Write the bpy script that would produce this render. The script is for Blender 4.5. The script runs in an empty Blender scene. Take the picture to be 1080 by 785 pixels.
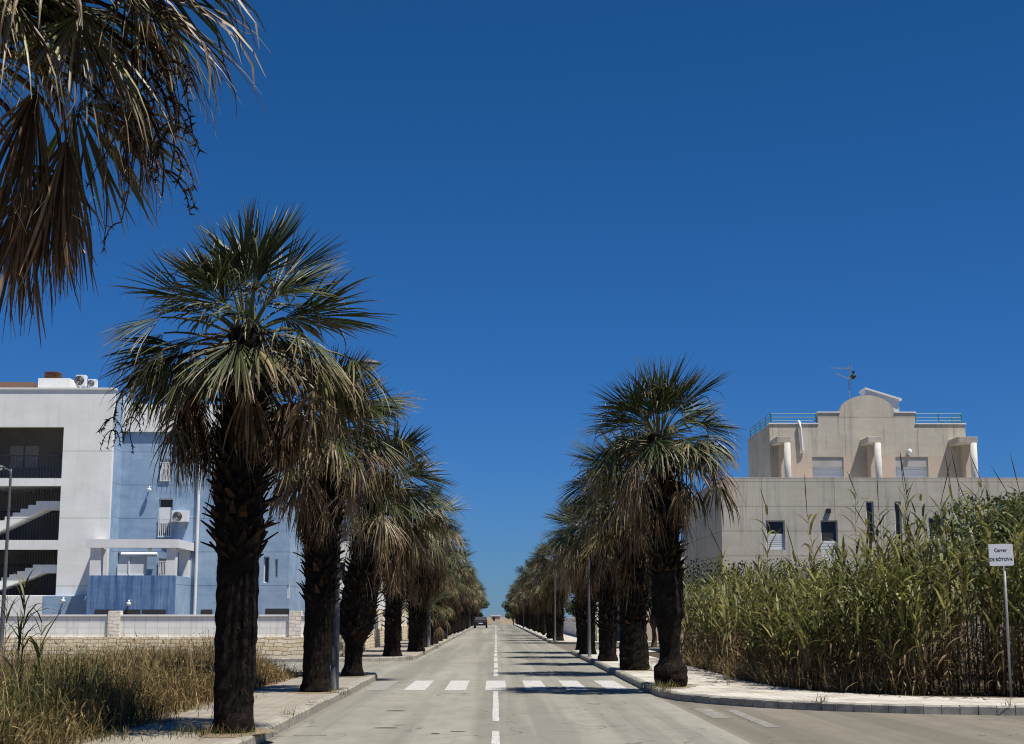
import bpy, math, random
import numpy as np
from mathutils import Vector, Euler, Matrix

random.seed(7)
PI = math.pi
R = math.radians
C = bpy.context.scene.collection

# ------------------------------------------------------------------ camera numbers
F, CX, CY = 1560.0, 540.0, 392.5          # focal length / centre in pixels of the 1080 px wide photograph
EYE = 1.6
PITCH = math.atan(257.5 / F)
YAW = -0.01075
ROT = Euler((PI / 2 + PITCH, 0, YAW)).to_matrix()


def ray(px, py):
    return ROT @ Vector(((px - CX) / F, -(py - CY) / F, -1.0))


def at(px, py, Y):
    r = ray(px, py)
    t = Y / r.y
    return (t * r.x, Y, EYE + t * r.z)


def X_(px, Y, py=600):
    return at(px, py, Y)[0]


def Z_(py, Y, px=540):
    return at(px, py, Y)[2]


def gnd(px, py, z=0.0):
    r = ray(px, py)
    t = (z - EYE) / r.z
    return (t * r.x, t * r.y, z)


# ------------------------------------------------------------------ mesh builder
class MB:
    def __init__(self):
        self.v, self.q, self.t, self.c = [], [], [], []
        self.n = 0
        self.ng = []

    def add(self, verts, quads=None, tris=None, tint=None):
        verts = np.asarray(verts, dtype=np.float64).reshape(-1, 3)
        k = len(verts)
        self.v.append(verts)
        if quads is not None and len(quads):
            self.q.append(np.asarray(quads, dtype=np.int64).reshape(-1, 4) + self.n)
        if tris is not None and len(tris):
            self.t.append(np.asarray(tris, dtype=np.int64).reshape(-1, 3) + self.n)
        if tint is None:
            tint = np.ones((k, 3))
        tint = np.asarray(tint, dtype=np.float64)
        if tint.ndim == 1:
            tint = np.tile(tint, (k, 1))
        self.c.append(tint.reshape(-1, 3))
        self.n += k

    def ngon(self, verts):
        base = self.n
        self.add(verts)
        self.ng.append(list(range(base, base + len(verts))))

    def box(self, x0, x1, y0, y1, z0, z1, tint=None):
        x0, x1 = min(x0, x1), max(x0, x1)
        y0, y1 = min(y0, y1), max(y0, y1)
        z0, z1 = min(z0, z1), max(z0, z1)
        v = [(x0, y0, z0), (x1, y0, z0), (x1, y1, z0), (x0, y1, z0), (x0, y0, z1), (x1, y0, z1), (x1, y1, z1), (x0, y1, z1)]
        q = [(0, 3, 2, 1), (4, 5, 6, 7), (0, 1, 5, 4), (1, 2, 6, 5), (2, 3, 7, 6), (3, 0, 4, 7)]
        self.add(v, q, tint=tint)

    def obox(self, c, half, rot, tint=None):
        hx, hy, hz = half
        v = [Vector(c) + rot @ Vector((sx * hx, sy * hy, sz * hz)) for sz in (-1, 1) for sx, sy in ((-1, -1), (1, -1), (1, 1), (-1, 1))]
        q = [(0, 3, 2, 1), (4, 5, 6, 7), (0, 1, 5, 4), (1, 2, 6, 5), (2, 3, 7, 6), (3, 0, 4, 7)]
        self.add([tuple(a) for a in v], q, tint=tint)

    def tube(self, pts, rad, n=8, cap=True, tint=None):
        pts = np.asarray(pts, float)
        m = len(pts)
        rad = np.full(m, rad) if np.isscalar(rad) else np.asarray(rad, float)
        T = np.gradient(pts, axis=0)
        T /= np.linalg.norm(T, axis=1)[:, None] + 1e-12
        ref = np.array([0, 0, 1.0]) if abs(T[0][2]) < .9 else np.array([0, 1.0, 0])
        A = np.cross(T, ref)
        A /= np.linalg.norm(A, axis=1)[:, None] + 1e-12
        B = np.cross(T, A)
        ang = np.linspace(0, 2 * PI, n, endpoint=False)
        ring = pts[:, None, :] + rad[:, None, None] * (np.cos(ang)[None, :, None] * A[:, None, :] + np.sin(ang)[None, :, None] * B[:, None, :])
        v = ring.reshape(-1, 3)
        q = []
        for i in range(m - 1):
            for j in range(n):
                k = (j + 1) % n
                q.append((i * n + j, i * n + k, (i + 1) * n + k, (i + 1) * n + j))
        tr = []
        if cap:
            v = np.vstack([v, pts[0], pts[-1]])
            a, b = m * n, m * n + 1
            for j in range(n):
                k = (j + 1) % n
                tr.append((a, k, j))
                tr.append((b, (m - 1) * n + j, (m - 1) * n + k))
        if tint is not None:
            tint = np.asarray(tint, float)
            if tint.ndim == 2:
                tint = np.repeat(tint, n, axis=0)
                if cap:
                    tint = np.vstack([tint, tint[0], tint[-1]])
        self.add(v, q, tr, tint)

    def prism(self, poly, z0, z1):
        """vertical prism of a polygon in XY (counter-clockwise)"""
        n = len(poly)
        self.ngon([(x, y, z1) for x, y in poly])
        self.ngon([(x, y, z0) for x, y in reversed(poly)])
        for i in range(n):
            a, b = poly[i], poly[(i + 1) % n]
            self.add([(a[0], a[1], z0), (b[0], b[1], z0), (b[0], b[1], z1), (a[0], a[1], z1)], [(0, 1, 2, 3)])

    def extrude_xz(self, poly, y0, y1):
        """polygon given as (x, z), counter-clockwise seen from -Y, extruded from y0 (front) to y1 (back)"""
        n = len(poly)
        self.ngon([(x, y0, z) for x, z in poly])
        self.ngon([(x, y1, z) for x, z in reversed(poly)])
        for i in range(n):
            a, b = poly[i], poly[(i + 1) % n]
            self.add([(a[0], y1, a[1]), (b[0], y1, b[1]), (b[0], y0, b[1]), (a[0], y0, a[1])], [(0, 1, 2, 3)])

    def wall(self, x0, x1, z0, z1, yf, yb, holes=()):
        """a wall facing -Y with rectangular through-holes (x0, x1, z0, z1)"""
        xs = sorted({x0, x1, *[h[0] for h in holes], *[h[1] for h in holes]})
        zs = sorted({z0, z1, *[h[2] for h in holes], *[h[3] for h in holes]})
        xs = [x for x in xs if x0 <= x <= x1]
        zs = [z for z in zs if z0 <= z <= z1]

        def solid(i, j):
            if i < 0 or j < 0 or i >= len(xs) - 1 or j >= len(zs) - 1:
                return False
            cx, cz = (xs[i] + xs[i + 1]) / 2, (zs[j] + zs[j + 1]) / 2
            return not any(h[0] < cx < h[1] and h[2] < cz < h[3] for h in holes)
        for i in range(len(xs) - 1):
            for j in range(len(zs) - 1):
                if not solid(i, j):
                    continue
                a, b, c, d = xs[i], xs[i + 1], zs[j], zs[j + 1]
                self.add([(a, yf, c), (b, yf, c), (b, yf, d), (a, yf, d)], [(0, 1, 2, 3)])
                self.add([(a, yb, c), (b, yb, c), (b, yb, d), (a, yb, d)], [(3, 2, 1, 0)])
                if not solid(i - 1, j):
                    self.add([(a, yb, c), (a, yf, c), (a, yf, d), (a, yb, d)], [(0, 1, 2, 3)])
                if not solid(i + 1, j):
                    self.add([(b, yf, c), (b, yb, c), (b, yb, d), (b, yf, d)], [(0, 1, 2, 3)])
                if not solid(i, j - 1):
                    self.add([(a, yb, c), (b, yb, c), (b, yf, c), (a, yf, c)], [(0, 1, 2, 3)])
                if not solid(i, j + 1):
                    self.add([(a, yf, d), (b, yf, d), (b, yb, d), (a, yb, d)], [(0, 1, 2, 3)])

    def mesh(self, name, mat, smooth=False):
        me = bpy.data.meshes.new(name)
        V = np.vstack(self.v)
        loops, starts, s = [], [], 0
        if self.q:
            Q = np.vstack(self.q)
            loops.append(Q.ravel())
            starts.append(np.arange(len(Q)) * 4)
            s += 4 * len(Q)
        if self.t:
            T = np.vstack(self.t)
            loops.append(T.ravel())
            starts.append(s + np.arange(len(T)) * 3)
            s += 3 * len(T)
        for g in self.ng:
            loops.append(np.array(g))
            starts.append(np.array([s]))
            s += len(g)
        L = np.concatenate(loops).astype(np.int32)
        S = np.concatenate(starts).astype(np.int32)
        me.vertices.add(len(V))
        me.vertices.foreach_set('co', V.astype(np.float32).ravel())
        me.loops.add(len(L))
        me.loops.foreach_set('vertex_index', L)
        me.polygons.add(len(S))
        me.polygons.foreach_set('loop_start', S)
        me.polygons.foreach_set('use_smooth', np.full(len(S), bool(smooth)))
        me.update(calc_edges=True)
        at_ = me.attributes.new('tint', 'FLOAT_COLOR', 'POINT')
        col = np.ones((len(V), 4), dtype=np.float32)
        col[:, :3] = np.vstack(self.c)
        at_.data.foreach_set('color', col.ravel())
        me.materials.append(mat)
        me.validate()
        return me

    def build(self, name, mat, parent=None, smooth=False, bevel=0):
        o = bpy.data.objects.new(name, self.mesh(name, mat, smooth))
        C.objects.link(o)
        if parent is not None:
            o.parent = parent
        if bevel:
            m = o.modifiers.new('edge', 'BEVEL')
            m.width = bevel
            m.segments = 2
            m.limit_method = 'ANGLE'
        return o


def thing(name, label, cat, loc=(0, 0, 0), group=None):
    o = bpy.data.objects.new(name, None)
    o.empty_display_size = .3
    C.objects.link(o)
    o.location = loc
    o['label'] = label
    o['category'] = cat
    if group:
        o['group'] = group
    return o


def tag(o, label, cat, group=None):
    o['label'] = label
    o['category'] = cat
    if group:
        o['group'] = group
    return o


def kind(o, k, label=None, cat=None):
    o['kind'] = k
    if label:
        o['label'] = label
    if cat:
        o['category'] = cat
    return o


def offset(o, root):
    """parent a mesh written in world coordinates to a root that stands elsewhere"""
    o.parent = root
    o.location = -Vector(root.location)
    return o


def copy_thing(root, loc, rz=0, scale=1.0, label=None):
    r = root.copy()
    C.objects.link(r)
    r.location = loc
    r.rotation_euler = (0, 0, rz)
    r.scale = (scale, scale, scale)
    if label:
        r['label'] = label
    for ch in root.children:
        c = ch.copy()
        C.objects.link(c)
        c.parent = r
        for g in ch.children:
            d = g.copy()
            C.objects.link(d)
            d.parent = c
    return r


# ------------------------------------------------------------------ materials
class Mat:
    def __init__(self, name, rough=.8, spec=.3):
        self.m = bpy.data.materials.new(name)
        self.m.use_nodes = True
        self.nt = self.m.node_tree
        self.b = self.nt.nodes['Principled BSDF']
        self.b.inputs['Roughness'].default_value = rough
        self.b.inputs['Specular IOR Level'].default_value = spec
        self.co = None

    def n(self, typ, **kw):
        x = self.nt.nodes.new(typ)
        for k, v in kw.items():
            if k in x.inputs.keys():
                x.inputs[k].default_value = v
            else:
                setattr(x, k, v)
        return x

    def l(self, a, b):
        self.nt.links.new(a, b)

    def coords(self, scale=(1, 1, 1), rot=(0, 0, 0)):
        g = self.n('ShaderNodeNewGeometry')
        mp = self.n('ShaderNodeMapping')
        mp.inputs['Scale'].default_value = scale
        mp.inputs['Rotation'].default_value = rot
        self.l(g.outputs['Position'], mp.inputs['Vector'])
        return mp.outputs['Vector']

    def noise(self, scale, detail=4, rough=.6, vec=None, stretch=(1, 1, 1)):
        x = self.n('ShaderNodeTexNoise', Scale=scale, Detail=detail, Roughness=rough)
        self.l(vec if vec is not None else self.coords(stretch), x.inputs['Vector'])
        return x.outputs['Fac']

    def ramp(self, fac, stops):
        x = self.n('ShaderNodeValToRGB')
        e = x.color_ramp.elements
        while len(e) > 1:
            e.remove(e[-1])
        e[0].position, e[0].color = stops[0][0], (*stops[0][1], 1)
        for p, c in stops[1:]:
            k = e.new(p)
            k.color = (*c, 1)
        self.l(fac, x.inputs['Fac'])
        return x.outputs['Color']

    def mix(self, fac, a, b, mode='MIX'):
        x = self.n('ShaderNodeMix', data_type='RGBA', blend_type=mode)
        for s, val in ((x.inputs[0], fac), (x.inputs[6], a), (x.inputs[7], b)):
            if isinstance(val, (int, float)):
                s.default_value = val
            elif isinstance(val, tuple):
                s.default_value = (*val, 1)
            else:
                self.l(val, s)
        return x.outputs[2]

    def color(self, c):
        if isinstance(c, tuple):
            self.b.inputs['Base Color'].default_value = (*c, 1)
        else:
            self.l(c, self.b.inputs['Base Color'])
        return self

    def bump(self, fac, strength=.3, dist=.02):
        x = self.n('ShaderNodeBump', Strength=strength, Distance=dist)
        self.l(fac, x.inputs['Height'])
        self.l(x.outputs['Normal'], self.b.inputs['Normal'])
        return self


def g3(v):
    return (v, v, v)


def plain(name, col, rough=.6, spec=.4, metal=0, var=.15, scale=6):
    M = Mat(name, rough, spec)
    f = M.noise(scale, 5, .65)
    a = tuple(c * (1 - var) for c in col)
    b = tuple(min(1, c * (1 + var)) for c in col)
    M.color(M.ramp(f, [(.3, a), (.7, b)]))
    M.b.inputs['Metallic'].default_value = metal
    return M.m


def asphalt(name, base, dark, light):
    M = Mat(name, .9, .25)
    big = M.noise(.12, 5, .65, stretch=(1, .35, 1))
    mid = M.noise(1.6, 6, .7, stretch=(1.4, .5, 1))
    fine = M.noise(60, 3, .8)
    grit = M.noise(170, 2, .8)
    c = M.ramp(big, [(.32, dark), (.5, base), (.68, light)])
    c = M.mix(.45, c, M.ramp(mid, [(.3, dark), (.5, base), (.72, light)]))
    c = M.mix(.55, c, M.ramp(fine, [(.3, g3(.35)), (.7, g3(.66))]), 'OVERLAY')
    c = M.mix(.35, c, M.ramp(grit, [(.3, g3(.3)), (.7, g3(.7))]), 'OVERLAY')
    # wheel tracks and oil: bands worn along the lane
    g = M.n('ShaderNodeNewGeometry')
    sp = M.n('ShaderNodeSeparateXYZ')
    M.l(g.outputs['Position'], sp.inputs[0])
    wv = M.n('ShaderNodeTexNoise', Scale=1.0, Detail=4.0, Roughness=.6)
    M.l(M.coords((1.1, .015, 1)), wv.inputs['Vector'])
    c = M.mix(M.ramp(wv.outputs['Fac'], [(.44, g3(.55)), (.56, g3(0))]), c, tuple(x * .92 for x in dark))
    sp_ = M.noise(3.1, 3, .55, stretch=(1, .6, 1))
    c = M.mix(M.ramp(sp_, [(.66, g3(0)), (.74, g3(.55))]), c, tuple(x * .55 for x in dark))
    # fine cracks
    vo = M.n('ShaderNodeTexVoronoi', feature='DISTANCE_TO_EDGE', Scale=.55)
    warp = M.n('ShaderNodeTexNoise', Scale=1.3, Detail=5.0)
    vv = M.coords((1, 1, 1))
    M.l(vv, warp.inputs['Vector'])
    ad = M.n('ShaderNodeVectorMath', operation='ADD')
    M.l(vv, ad.inputs[0])
    M.l(warp.outputs['Color'], ad.inputs[1])
    M.l(ad.outputs[0], vo.inputs['Vector'])
    cr = M.ramp(vo.outputs['Distance'], [(.0, g3(1)), (.012, g3(0))])
    gate = M.ramp(M.noise(.3, 2), [(.46, g3(0)), (.58, g3(.8))])
    crk = M.mix(1.0, cr, gate, 'MULTIPLY')
    c = M.mix(crk, c, tuple(x * .35 for x in dark))
    M.color(c)
    M.bump(fine, .35, .01)
    return M.m


def paint(name, under):
    M = Mat(name, .75, .3)
    f = M.noise(9, 8, .78, stretch=(1, .45, 1))
    f2 = M.noise(70, 3, .8)
    m = M.mix(.45, f, f2)
    c = M.ramp(m, [(.40, under), (.50, (.47, .46, .43)), (.68, (.66, .65, .62))])
    M.color(c)
    M.bump(f2, .25, .01)
    return M.m


def faded_paint(name, under):
    M = Mat(name, .8, .3)
    f = M.noise(5, 8, .8, stretch=(1, .45, 1))
    f2 = M.noise(60, 3, .8)
    m = M.mix(.4, f, f2)
    M.color(M.ramp(m, [(.50, under), (.60, (.34, .33, .30)), (.78, (.5, .49, .46))]))
    return M.m


def paving(name, tile, a, b, joint):
    M = Mat(name, .85, .25)
    br = M.n('ShaderNodeTexBrick', Scale=1.0)
    br.offset = 0
    br.inputs['Brick Width'].default_value = tile
    br.inputs['Row Height'].default_value = tile
    br.inputs['Mortar Size'].default_value = .008
    br.inputs['Color1'].default_value = (*a, 1)
    br.inputs['Color2'].default_value = (*b, 1)
    br.inputs['Mortar'].default_value = (*joint, 1)
    M.l(M.coords(), br.inputs['Vector'])
    dirt = M.noise(.9, 7, .7)
    fine = M.noise(45, 3, .8)
    c = M.mix(M.ramp(dirt, [(.45, g3(0)), (.7, g3(.75))]), br.outputs['Color'], (.17, .14, .10))
    c = M.mix(.5, c, M.ramp(fine, [(.3, g3(.35)), (.7, g3(.65))]), 'OVERLAY')
    M.color(c)
    M.bump(br.outputs['Fac'], -.4, .006)
    return M.m


def masonry(name, pale=0.0):
    M = Mat(name, .9, .2)
    v0 = M.coords((1, 1, 1))
    wn = M.n('ShaderNodeTexNoise', Scale=2.5, Detail=2.0)
    M.l(v0, wn.inputs['Vector'])
    off = M.n('ShaderNodeVectorMath', operation='MULTIPLY_ADD')
    M.l(wn.outputs['Color'], off.inputs[0])
    off.inputs[1].default_value = (.2, .2, .16)
    M.l(v0, off.inputs[2])
    sp = M.n('ShaderNodeSeparateXYZ')
    M.l(off.outputs[0], sp.inputs[0])
    ad = M.n('ShaderNodeMath', operation='ADD')
    M.l(sp.outputs[0], ad.inputs[0])
    M.l(sp.outputs[1], ad.inputs[1])
    cb = M.n('ShaderNodeCombineXYZ')
    M.l(ad.outputs[0], cb.inputs[0])
    M.l(sp.outputs[2], cb.inputs[1])
    br = M.n('ShaderNodeTexBrick', Scale=1.0)
    br.inputs['Brick Width'].default_value = .33
    br.inputs['Row Height'].default_value = .14
    br.inputs['Mortar Size'].default_value = .014
    br.inputs['Mortar Smooth'].default_value = .3
    br.inputs['Bias'].default_value = -.1
    br.inputs['Color1'].default_value = (.66 + .04 * pale, .53 + .12 * pale, .34 + .25 * pale, 1)
    br.inputs['Color2'].default_value = (.85, .76, .58 + .12 * pale, 1)
    br.inputs['Mortar'].default_value = (.30 + .2 * pale, .235 + .24 * pale, .155 + .27 * pale, 1)
    M.l(cb.outputs[0], br.inputs['Vector'])
    f = M.noise(3.2, 6, .7)
    fine = M.noise(30, 4, .7)
    c = M.mix(.55, br.outputs['Color'], M.ramp(f, [(.3, (.38, .35, .30)), (.5, g3(.52)), (.7, (.72, .69, .62))]), 'OVERLAY')
    c = M.mix(.5, c, M.ramp(fine, [(.3, g3(.35)), (.7, g3(.65))]), 'OVERLAY')
    M.color(c)
    mm = M.mix(.5, br.outputs['Fac'], f)
    M.bump(mm, -.8, .05)
    return M.m


def plaster(name, col, dark, row=1.35, wid=6.0, joint=.55, streak=.5, stain=(.2, .19, .17), st0=.52):
    """rendered wall: panel joints, rain streaks, cloudy stains"""
    M = Mat(name, .88, .2)
    g = M.n('ShaderNodeNewGeometry')
    sp = M.n('ShaderNodeSeparateXYZ')
    M.l(g.outputs['Position'], sp.inputs[0])
    ad = M.n('ShaderNodeMath', operation='ADD')
    M.l(sp.outputs[0], ad.inputs[0])
    M.l(sp.outputs[1], ad.inputs[1])
    cb = M.n('ShaderNodeCombineXYZ')
    M.l(ad.outputs[0], cb.inputs[0])
    M.l(sp.outputs[2], cb.inputs[1])
    br = M.n('ShaderNodeTexBrick', Scale=1.0)
    br.offset = 0
    br.inputs['Brick Width'].default_value = wid
    br.inputs['Row Height'].default_value = row
    br.inputs['Mortar Size'].default_value = .018
    br.inputs['Mortar Smooth'].default_value = .0
    br.inputs['Color1'].default_value = (1, 1, 1, 1)
    br.inputs['Color2'].default_value = (1, 1, 1, 1)
    br.inputs['Mortar'].default_value = (joint, joint, joint, 1)
    M.l(cb.outputs[0], br.inputs['Vector'])
    cloud = M.noise(.55, 7, .68)
    smear = M.noise(1.2, 6, .7, stretch=(.5, .5, 2.4))
    st = M.noise(2.2, 6, .72, stretch=(2.2, 2.2, .12))
    fine = M.noise(24, 4, .75)
    c = M.ramp(cloud, [(.3, dark), (.62, col)])
    c = M.mix(.35, c, M.ramp(smear, [(.3, dark), (.65, col)]))
    c = M.mix(M.ramp(st, [(st0, g3(0)), (st0 + .2, g3(streak))]), c, stain)
    c = M.mix(.3, c, M.ramp(fine, [(.3, g3(.38)), (.7, g3(.62))]), 'OVERLAY')
    c = M.mix(1.0, c, br.outputs['Color'], 'MULTIPLY')
    M.color(c)
    M.bump(fine, .15, .01)
    return M.m


def tinted(name, rough=.5, spec=.35, transl=.25, var=.35, vscale=3.0, stretch=(1, 1, 1), bump=0):
    """foliage and bark: the colour of each leaf is stored with the mesh"""
    M = Mat(name, rough, spec)
    a = M.n('ShaderNodeAttribute', attribute_name='tint')
    f = M.noise(vscale, 4, .7, stretch=stretch)
    c = M.mix(1.0, a.outputs['Color'], M.ramp(f, [(.25, g3(1 - var)), (.75, g3(1 + var))]), 'MULTIPLY')
    M.color(c)
    if bump:
        M.bump(M.noise(30, 5, .75, stretch=(1, 1, .25)), bump, .03)
    if transl:
        t = M.n('ShaderNodeBsdfTranslucent')
        M.l(c, t.inputs['Color'])
        mx = M.n('ShaderNodeMixShader')
        mx.inputs[0].default_value = transl
        out = M.nt.nodes['Material Output']
        M.l(M.b.outputs[0], mx.inputs[1])
        M.l(t.outputs[0], mx.inputs[2])
        M.l(mx.outputs[0], out.inputs['Surface'])
    return M.m


MAIN_A = ((.262, .250, .205), (.170, .160, .132), (.33, .315, .262))
SIDE_A = ((.185, .165, .128), (.125, .112, .088), (.235, .21, .165))
M_ROAD = asphalt('asphalt_main', *MAIN_A)
M_SIDE = asphalt('asphalt_side', *SIDE_A)
M_PAINT = paint('road_paint', (.26, .25, .22))
M_FADED = faded_paint('faded_paint', (.245, .235, .205))
M_FADED_SIDE = faded_paint('faded_side', (.195, .182, .155))
M_PAVE = paving('pavement_tiles', .22, (.29, .26, .21), (.33, .295, .24), (.21, .185, .15))
M_PAVE_R = paving('pavement_tiles_pale', .22, (.50, .47, .41), (.56, .53, .46), (.36, .33, .28))
M_KERB = plain('kerb_concrete', (.31, .285, .235), .9, .2, var=.35, scale=5)
M_KERB_DARK = plain('kerb_grey_concrete', (.30, .285, .245), .9, .2, var=.35, scale=5)
M_STONE = masonry('stone_masonry')
M_PALE_STONE = masonry('pale_stone_masonry', .8)
M_WHITE = plaster('white_render', (.86, .86, .82), (.70, .705, .675), 2.85, 30, .6, .28, (.42, .42, .42))
M_TRIM = plain('white_trim', (.72, .72, .71), .8, .25, var=.08, scale=2)
M_COLUMN = plain('column_paint', (.55, .53, .48), .8, .25, var=.12, scale=3)
M_BLUE = plaster('blue_render', (.37, .49, .615), (.15, .25, .40), 1.45, 40, .62, .4, (.16, .24, .44))
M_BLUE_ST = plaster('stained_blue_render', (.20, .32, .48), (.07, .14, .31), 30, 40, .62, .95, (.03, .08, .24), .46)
M_CONC = plaster('concrete_panels', (.60, .55, .45), (.40, .37, .30), 1.0, 2.95, .62, .6, (.2, .19, .17))
M_CONC_UP = plaster('concrete_upper', (.60, .545, .44), (.38, .34, .275), 5.0, 3.1, .7, .65, (.2, .185, .16))
M_PEACH = plaster('peach_render', (.56, .46, .36), (.46, .38, .30), 9, 9, .8, .3, (.3, .26, .21))
M_PANEL = None
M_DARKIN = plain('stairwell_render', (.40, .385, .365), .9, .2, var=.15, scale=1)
M_IRON = plain('black_iron', (.02, .02, .022), .5, .4, var=.2)
M_GLASS = plain('dark_glass', (.045, .045, .045), .3, .35, var=.2)
M_SHUT = plain('white_shutter', (.72, .73, .74), .55, .4, var=.04, scale=1)
M_GALV = plain('galvanised_steel', (.30, .30, .30), .5, .5, metal=.3, var=.25, scale=9)
M_POST = plain('grey_lamp_paint', (.085, .088, .092), .5, .4, var=.2, scale=9)
M_LAMPW = plain('lamp_bowl', (.75, .75, .72), .3, .5, var=.05)
M_TEAL = plain('teal_paint', (.03, .17, .17), .5, .5, var=.15)
M_ROOF = plain('brown_roof_tiles', (.11, .065, .045), .85, .2, var=.35, scale=9)
M_BROWN = plain('brown_timber', (.12, .06, .035), .7, .3, var=.3, scale=5)
M_SIGN = plain('sign_plate', (.52, .53, .56), .5, .4, var=.06, scale=10)
M_INK = plain('sign_ink', (.03, .032, .05), .6, .3, var=.1)
M_TAR = plain('tar_patch', (.05, .046, .04), .9, .2, var=.4, scale=25)
M_EARTH = None
M_FROND = tinted('palm_leaf', .45, .32, .08, .35, 5)
M_DEAD = tinted('dry_palm_leaf', .8, .15, .08, .45, 6)
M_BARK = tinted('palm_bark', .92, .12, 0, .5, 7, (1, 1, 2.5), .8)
M_REED = tinted('reed_leaf', .5, .35, .3, .3, 2)
M_WEED = tinted('weed_leaf', .75, .2, .25, .35, 2)
M_LEAF = tinted('tree_leaf', .5, .3, .25, .35, 1.5)


def earth_mat():
    M = Mat('dry_earth', .95, .15)
    f = M.noise(.8, 8, .7)
    f2 = M.noise(18, 5, .75)
    c = M.ramp(f, [(.3, (.16, .12, .075)), (.55, (.26, .205, .135)), (.75, (.33, .27, .18))])
    c = M.mix(.5, c, M.ramp(f2, [(.3, g3(.3)), (.7, g3(.68))]), 'OVERLAY')
    M.color(c)
    M.bump(f2, .6, .05)
    return M.m


M_EARTH = earth_mat()
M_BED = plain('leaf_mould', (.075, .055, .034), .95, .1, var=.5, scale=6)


def panel_mat():
    M = Mat('white_wall_blocks', .85, .2)
    g = M.n('ShaderNodeNewGeometry')
    sp = M.n('ShaderNodeSeparateXYZ')
    M.l(g.outputs['Position'], sp.inputs[0])
    ad = M.n('ShaderNodeMath', operation='ADD')
    M.l(sp.outputs[0], ad.inputs[0])
    M.l(sp.outputs[1], ad.inputs[1])
    cb = M.n('ShaderNodeCombineXYZ')
    M.l(ad.outputs[0], cb.inputs[0])
    M.l(sp.outputs[2], cb.inputs[1])
    br = M.n('ShaderNodeTexBrick', Scale=1.0)
    br.offset = 0
    br.inputs['Brick Width'].default_value = .42
    br.inputs['Row Height'].default_value = .195
    br.inputs['Mortar Size'].default_value = .014
    br.inputs['Color1'].default_value = (.72, .71, .68, 1)
    br.inputs['Color2'].default_value = (.80, .79, .76, 1)
    br.inputs['Mortar'].default_value = (.58, .57, .54, 1)
    M.l(cb.outputs[0], br.inputs['Vector'])
    st = M.noise(2.2, 6, .72, stretch=(2, 2, .25))
    M.color(M.mix(M.ramp(st, [(.5, g3(0)), (.8, g3(.5))]), br.outputs['Color'], (.34, .33, .3)))
    M.bump(br.outputs['Fac'], -.5, .02)
    return M.m


M_PANEL = panel_mat()

# ------------------------------------------------------------------ ground, roads, pavements
gb = MB()
gb.add([(-1500, -200, -.02), (1500, -200, -.02), (1500, 2500, -.02), (-1500, 2500, -.02)], [(0, 1, 2, 3)])
kind(gb.build('ground', M_EARTH), 'structure')

KL, KR = -3.0, 3.25          # the kerb lines of the main street
EXTRA = 290


def sheet(name, poly, z, mat):
    m = MB()
    m.ngon([(x, y, z) for x, y in poly])
    return kind(m.build(name, mat), 'structure')


sheet('road', [(KL - .05, -6), (KR - .0, -6), (KR, EXTRA), (KL - .05, EXTRA)], 0.0, M_ROAD)
sheet('side_road', [(KR + .001, -6), (60, -6), (60, 33), (KR + .001, 33)], 0.0, M_SIDE)
sheet('side_road', [(-60, 38), (KL - .051, 38), (KL - .051, 60), (-60, 60)], 0.0, M_ROAD)
sheet('side_road', [(KR + .001, 66), (60, 66), (60, 90), (KR + .001, 90)], 0.0, M_SIDE)


def arc(cx, cy, r, a0, a1, n=8):
    return [(cx + r * math.cos(R(a0 + (a1 - a0) * i / n)), cy + r * math.sin(R(a0 + (a1 - a0) * i / n))) for i in range(n + 1)]


def inset_line(pts, d):
    """offset an open polyline to its left by d"""
    P = np.array(pts, float)
    T = np.gradient(P, axis=0)
    T /= np.linalg.norm(T, axis=1)[:, None]
    N = np.stack([-T[:, 1], T[:, 0]], axis=1)
    return P + N * d


def resample(pts, step):
    P = np.array(pts, float)
    s = np.concatenate([[0], np.cumsum(np.linalg.norm(np.diff(P, axis=0), axis=1))])
    n = max(2, int(round(s[-1] / step)) + 1)
    t = np.linspace(0, s[-1], n)
    return np.stack([np.interp(t, s, P[:, 0]), np.interp(t, s, P[:, 1])], axis=1)


def kerb(line, mat, stone=1.0, far=None):
    """kerb stones laid along a line whose left side is the pavement"""
    m = MB()
    P = resample(line, stone)
    rng = random.Random(len(P))
    for i in range(len(P) - 1):
        a, b = P[i], P[i + 1]
        t = (b - a) / np.linalg.norm(b - a)
        n = np.array([-t[1], t[0]])
        a2, b2 = a + t * .008, b - t * .008
        h = .15 + rng.uniform(-.008, .008)
        o = rng.uniform(-.008, .008)
        v = []
        for p in (a2, b2):
            for d, z in ((-.0, 0), (-.0, h - .025), (.025, h), (.16, h)):
                q = p + n * (d + o)
                v.append((q[0], q[1], z - (.02 if z == 0 else 0)))
        m.add(v, [(0, 1, 5, 4)[::-1], (1, 2, 6, 5)[::-1], (2, 3, 7, 6)[::-1], (0, 3, 2, 1)[::-1], (4, 5, 6, 7)[::-1]])
    # bedding mortar just below the stones so joints read as lines, not holes
    L0, L1 = inset_line(P, .014), inset_line(P, .15)
    for i in range(len(P) - 1):
        m.add([(*L0[i], -.01), (*L0[i + 1], -.01), (*L0[i + 1], .128), (*L0[i], .128), (*L1[i], .128), (*L1[i + 1], .128)],
              [(0, 1, 2, 3), (3, 2, 5, 4)])
    return kind(m.build('kerb', mat), 'structure')


def pavement(front, back, mat, z=.145):
    f = inset_line(front, .16)
    m = MB()
    m.ngon([(x, y, z) for x, y in list(f) + list(back)])
    o = m.build('pavement', mat)
    return kind(o, 'structure')


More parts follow.
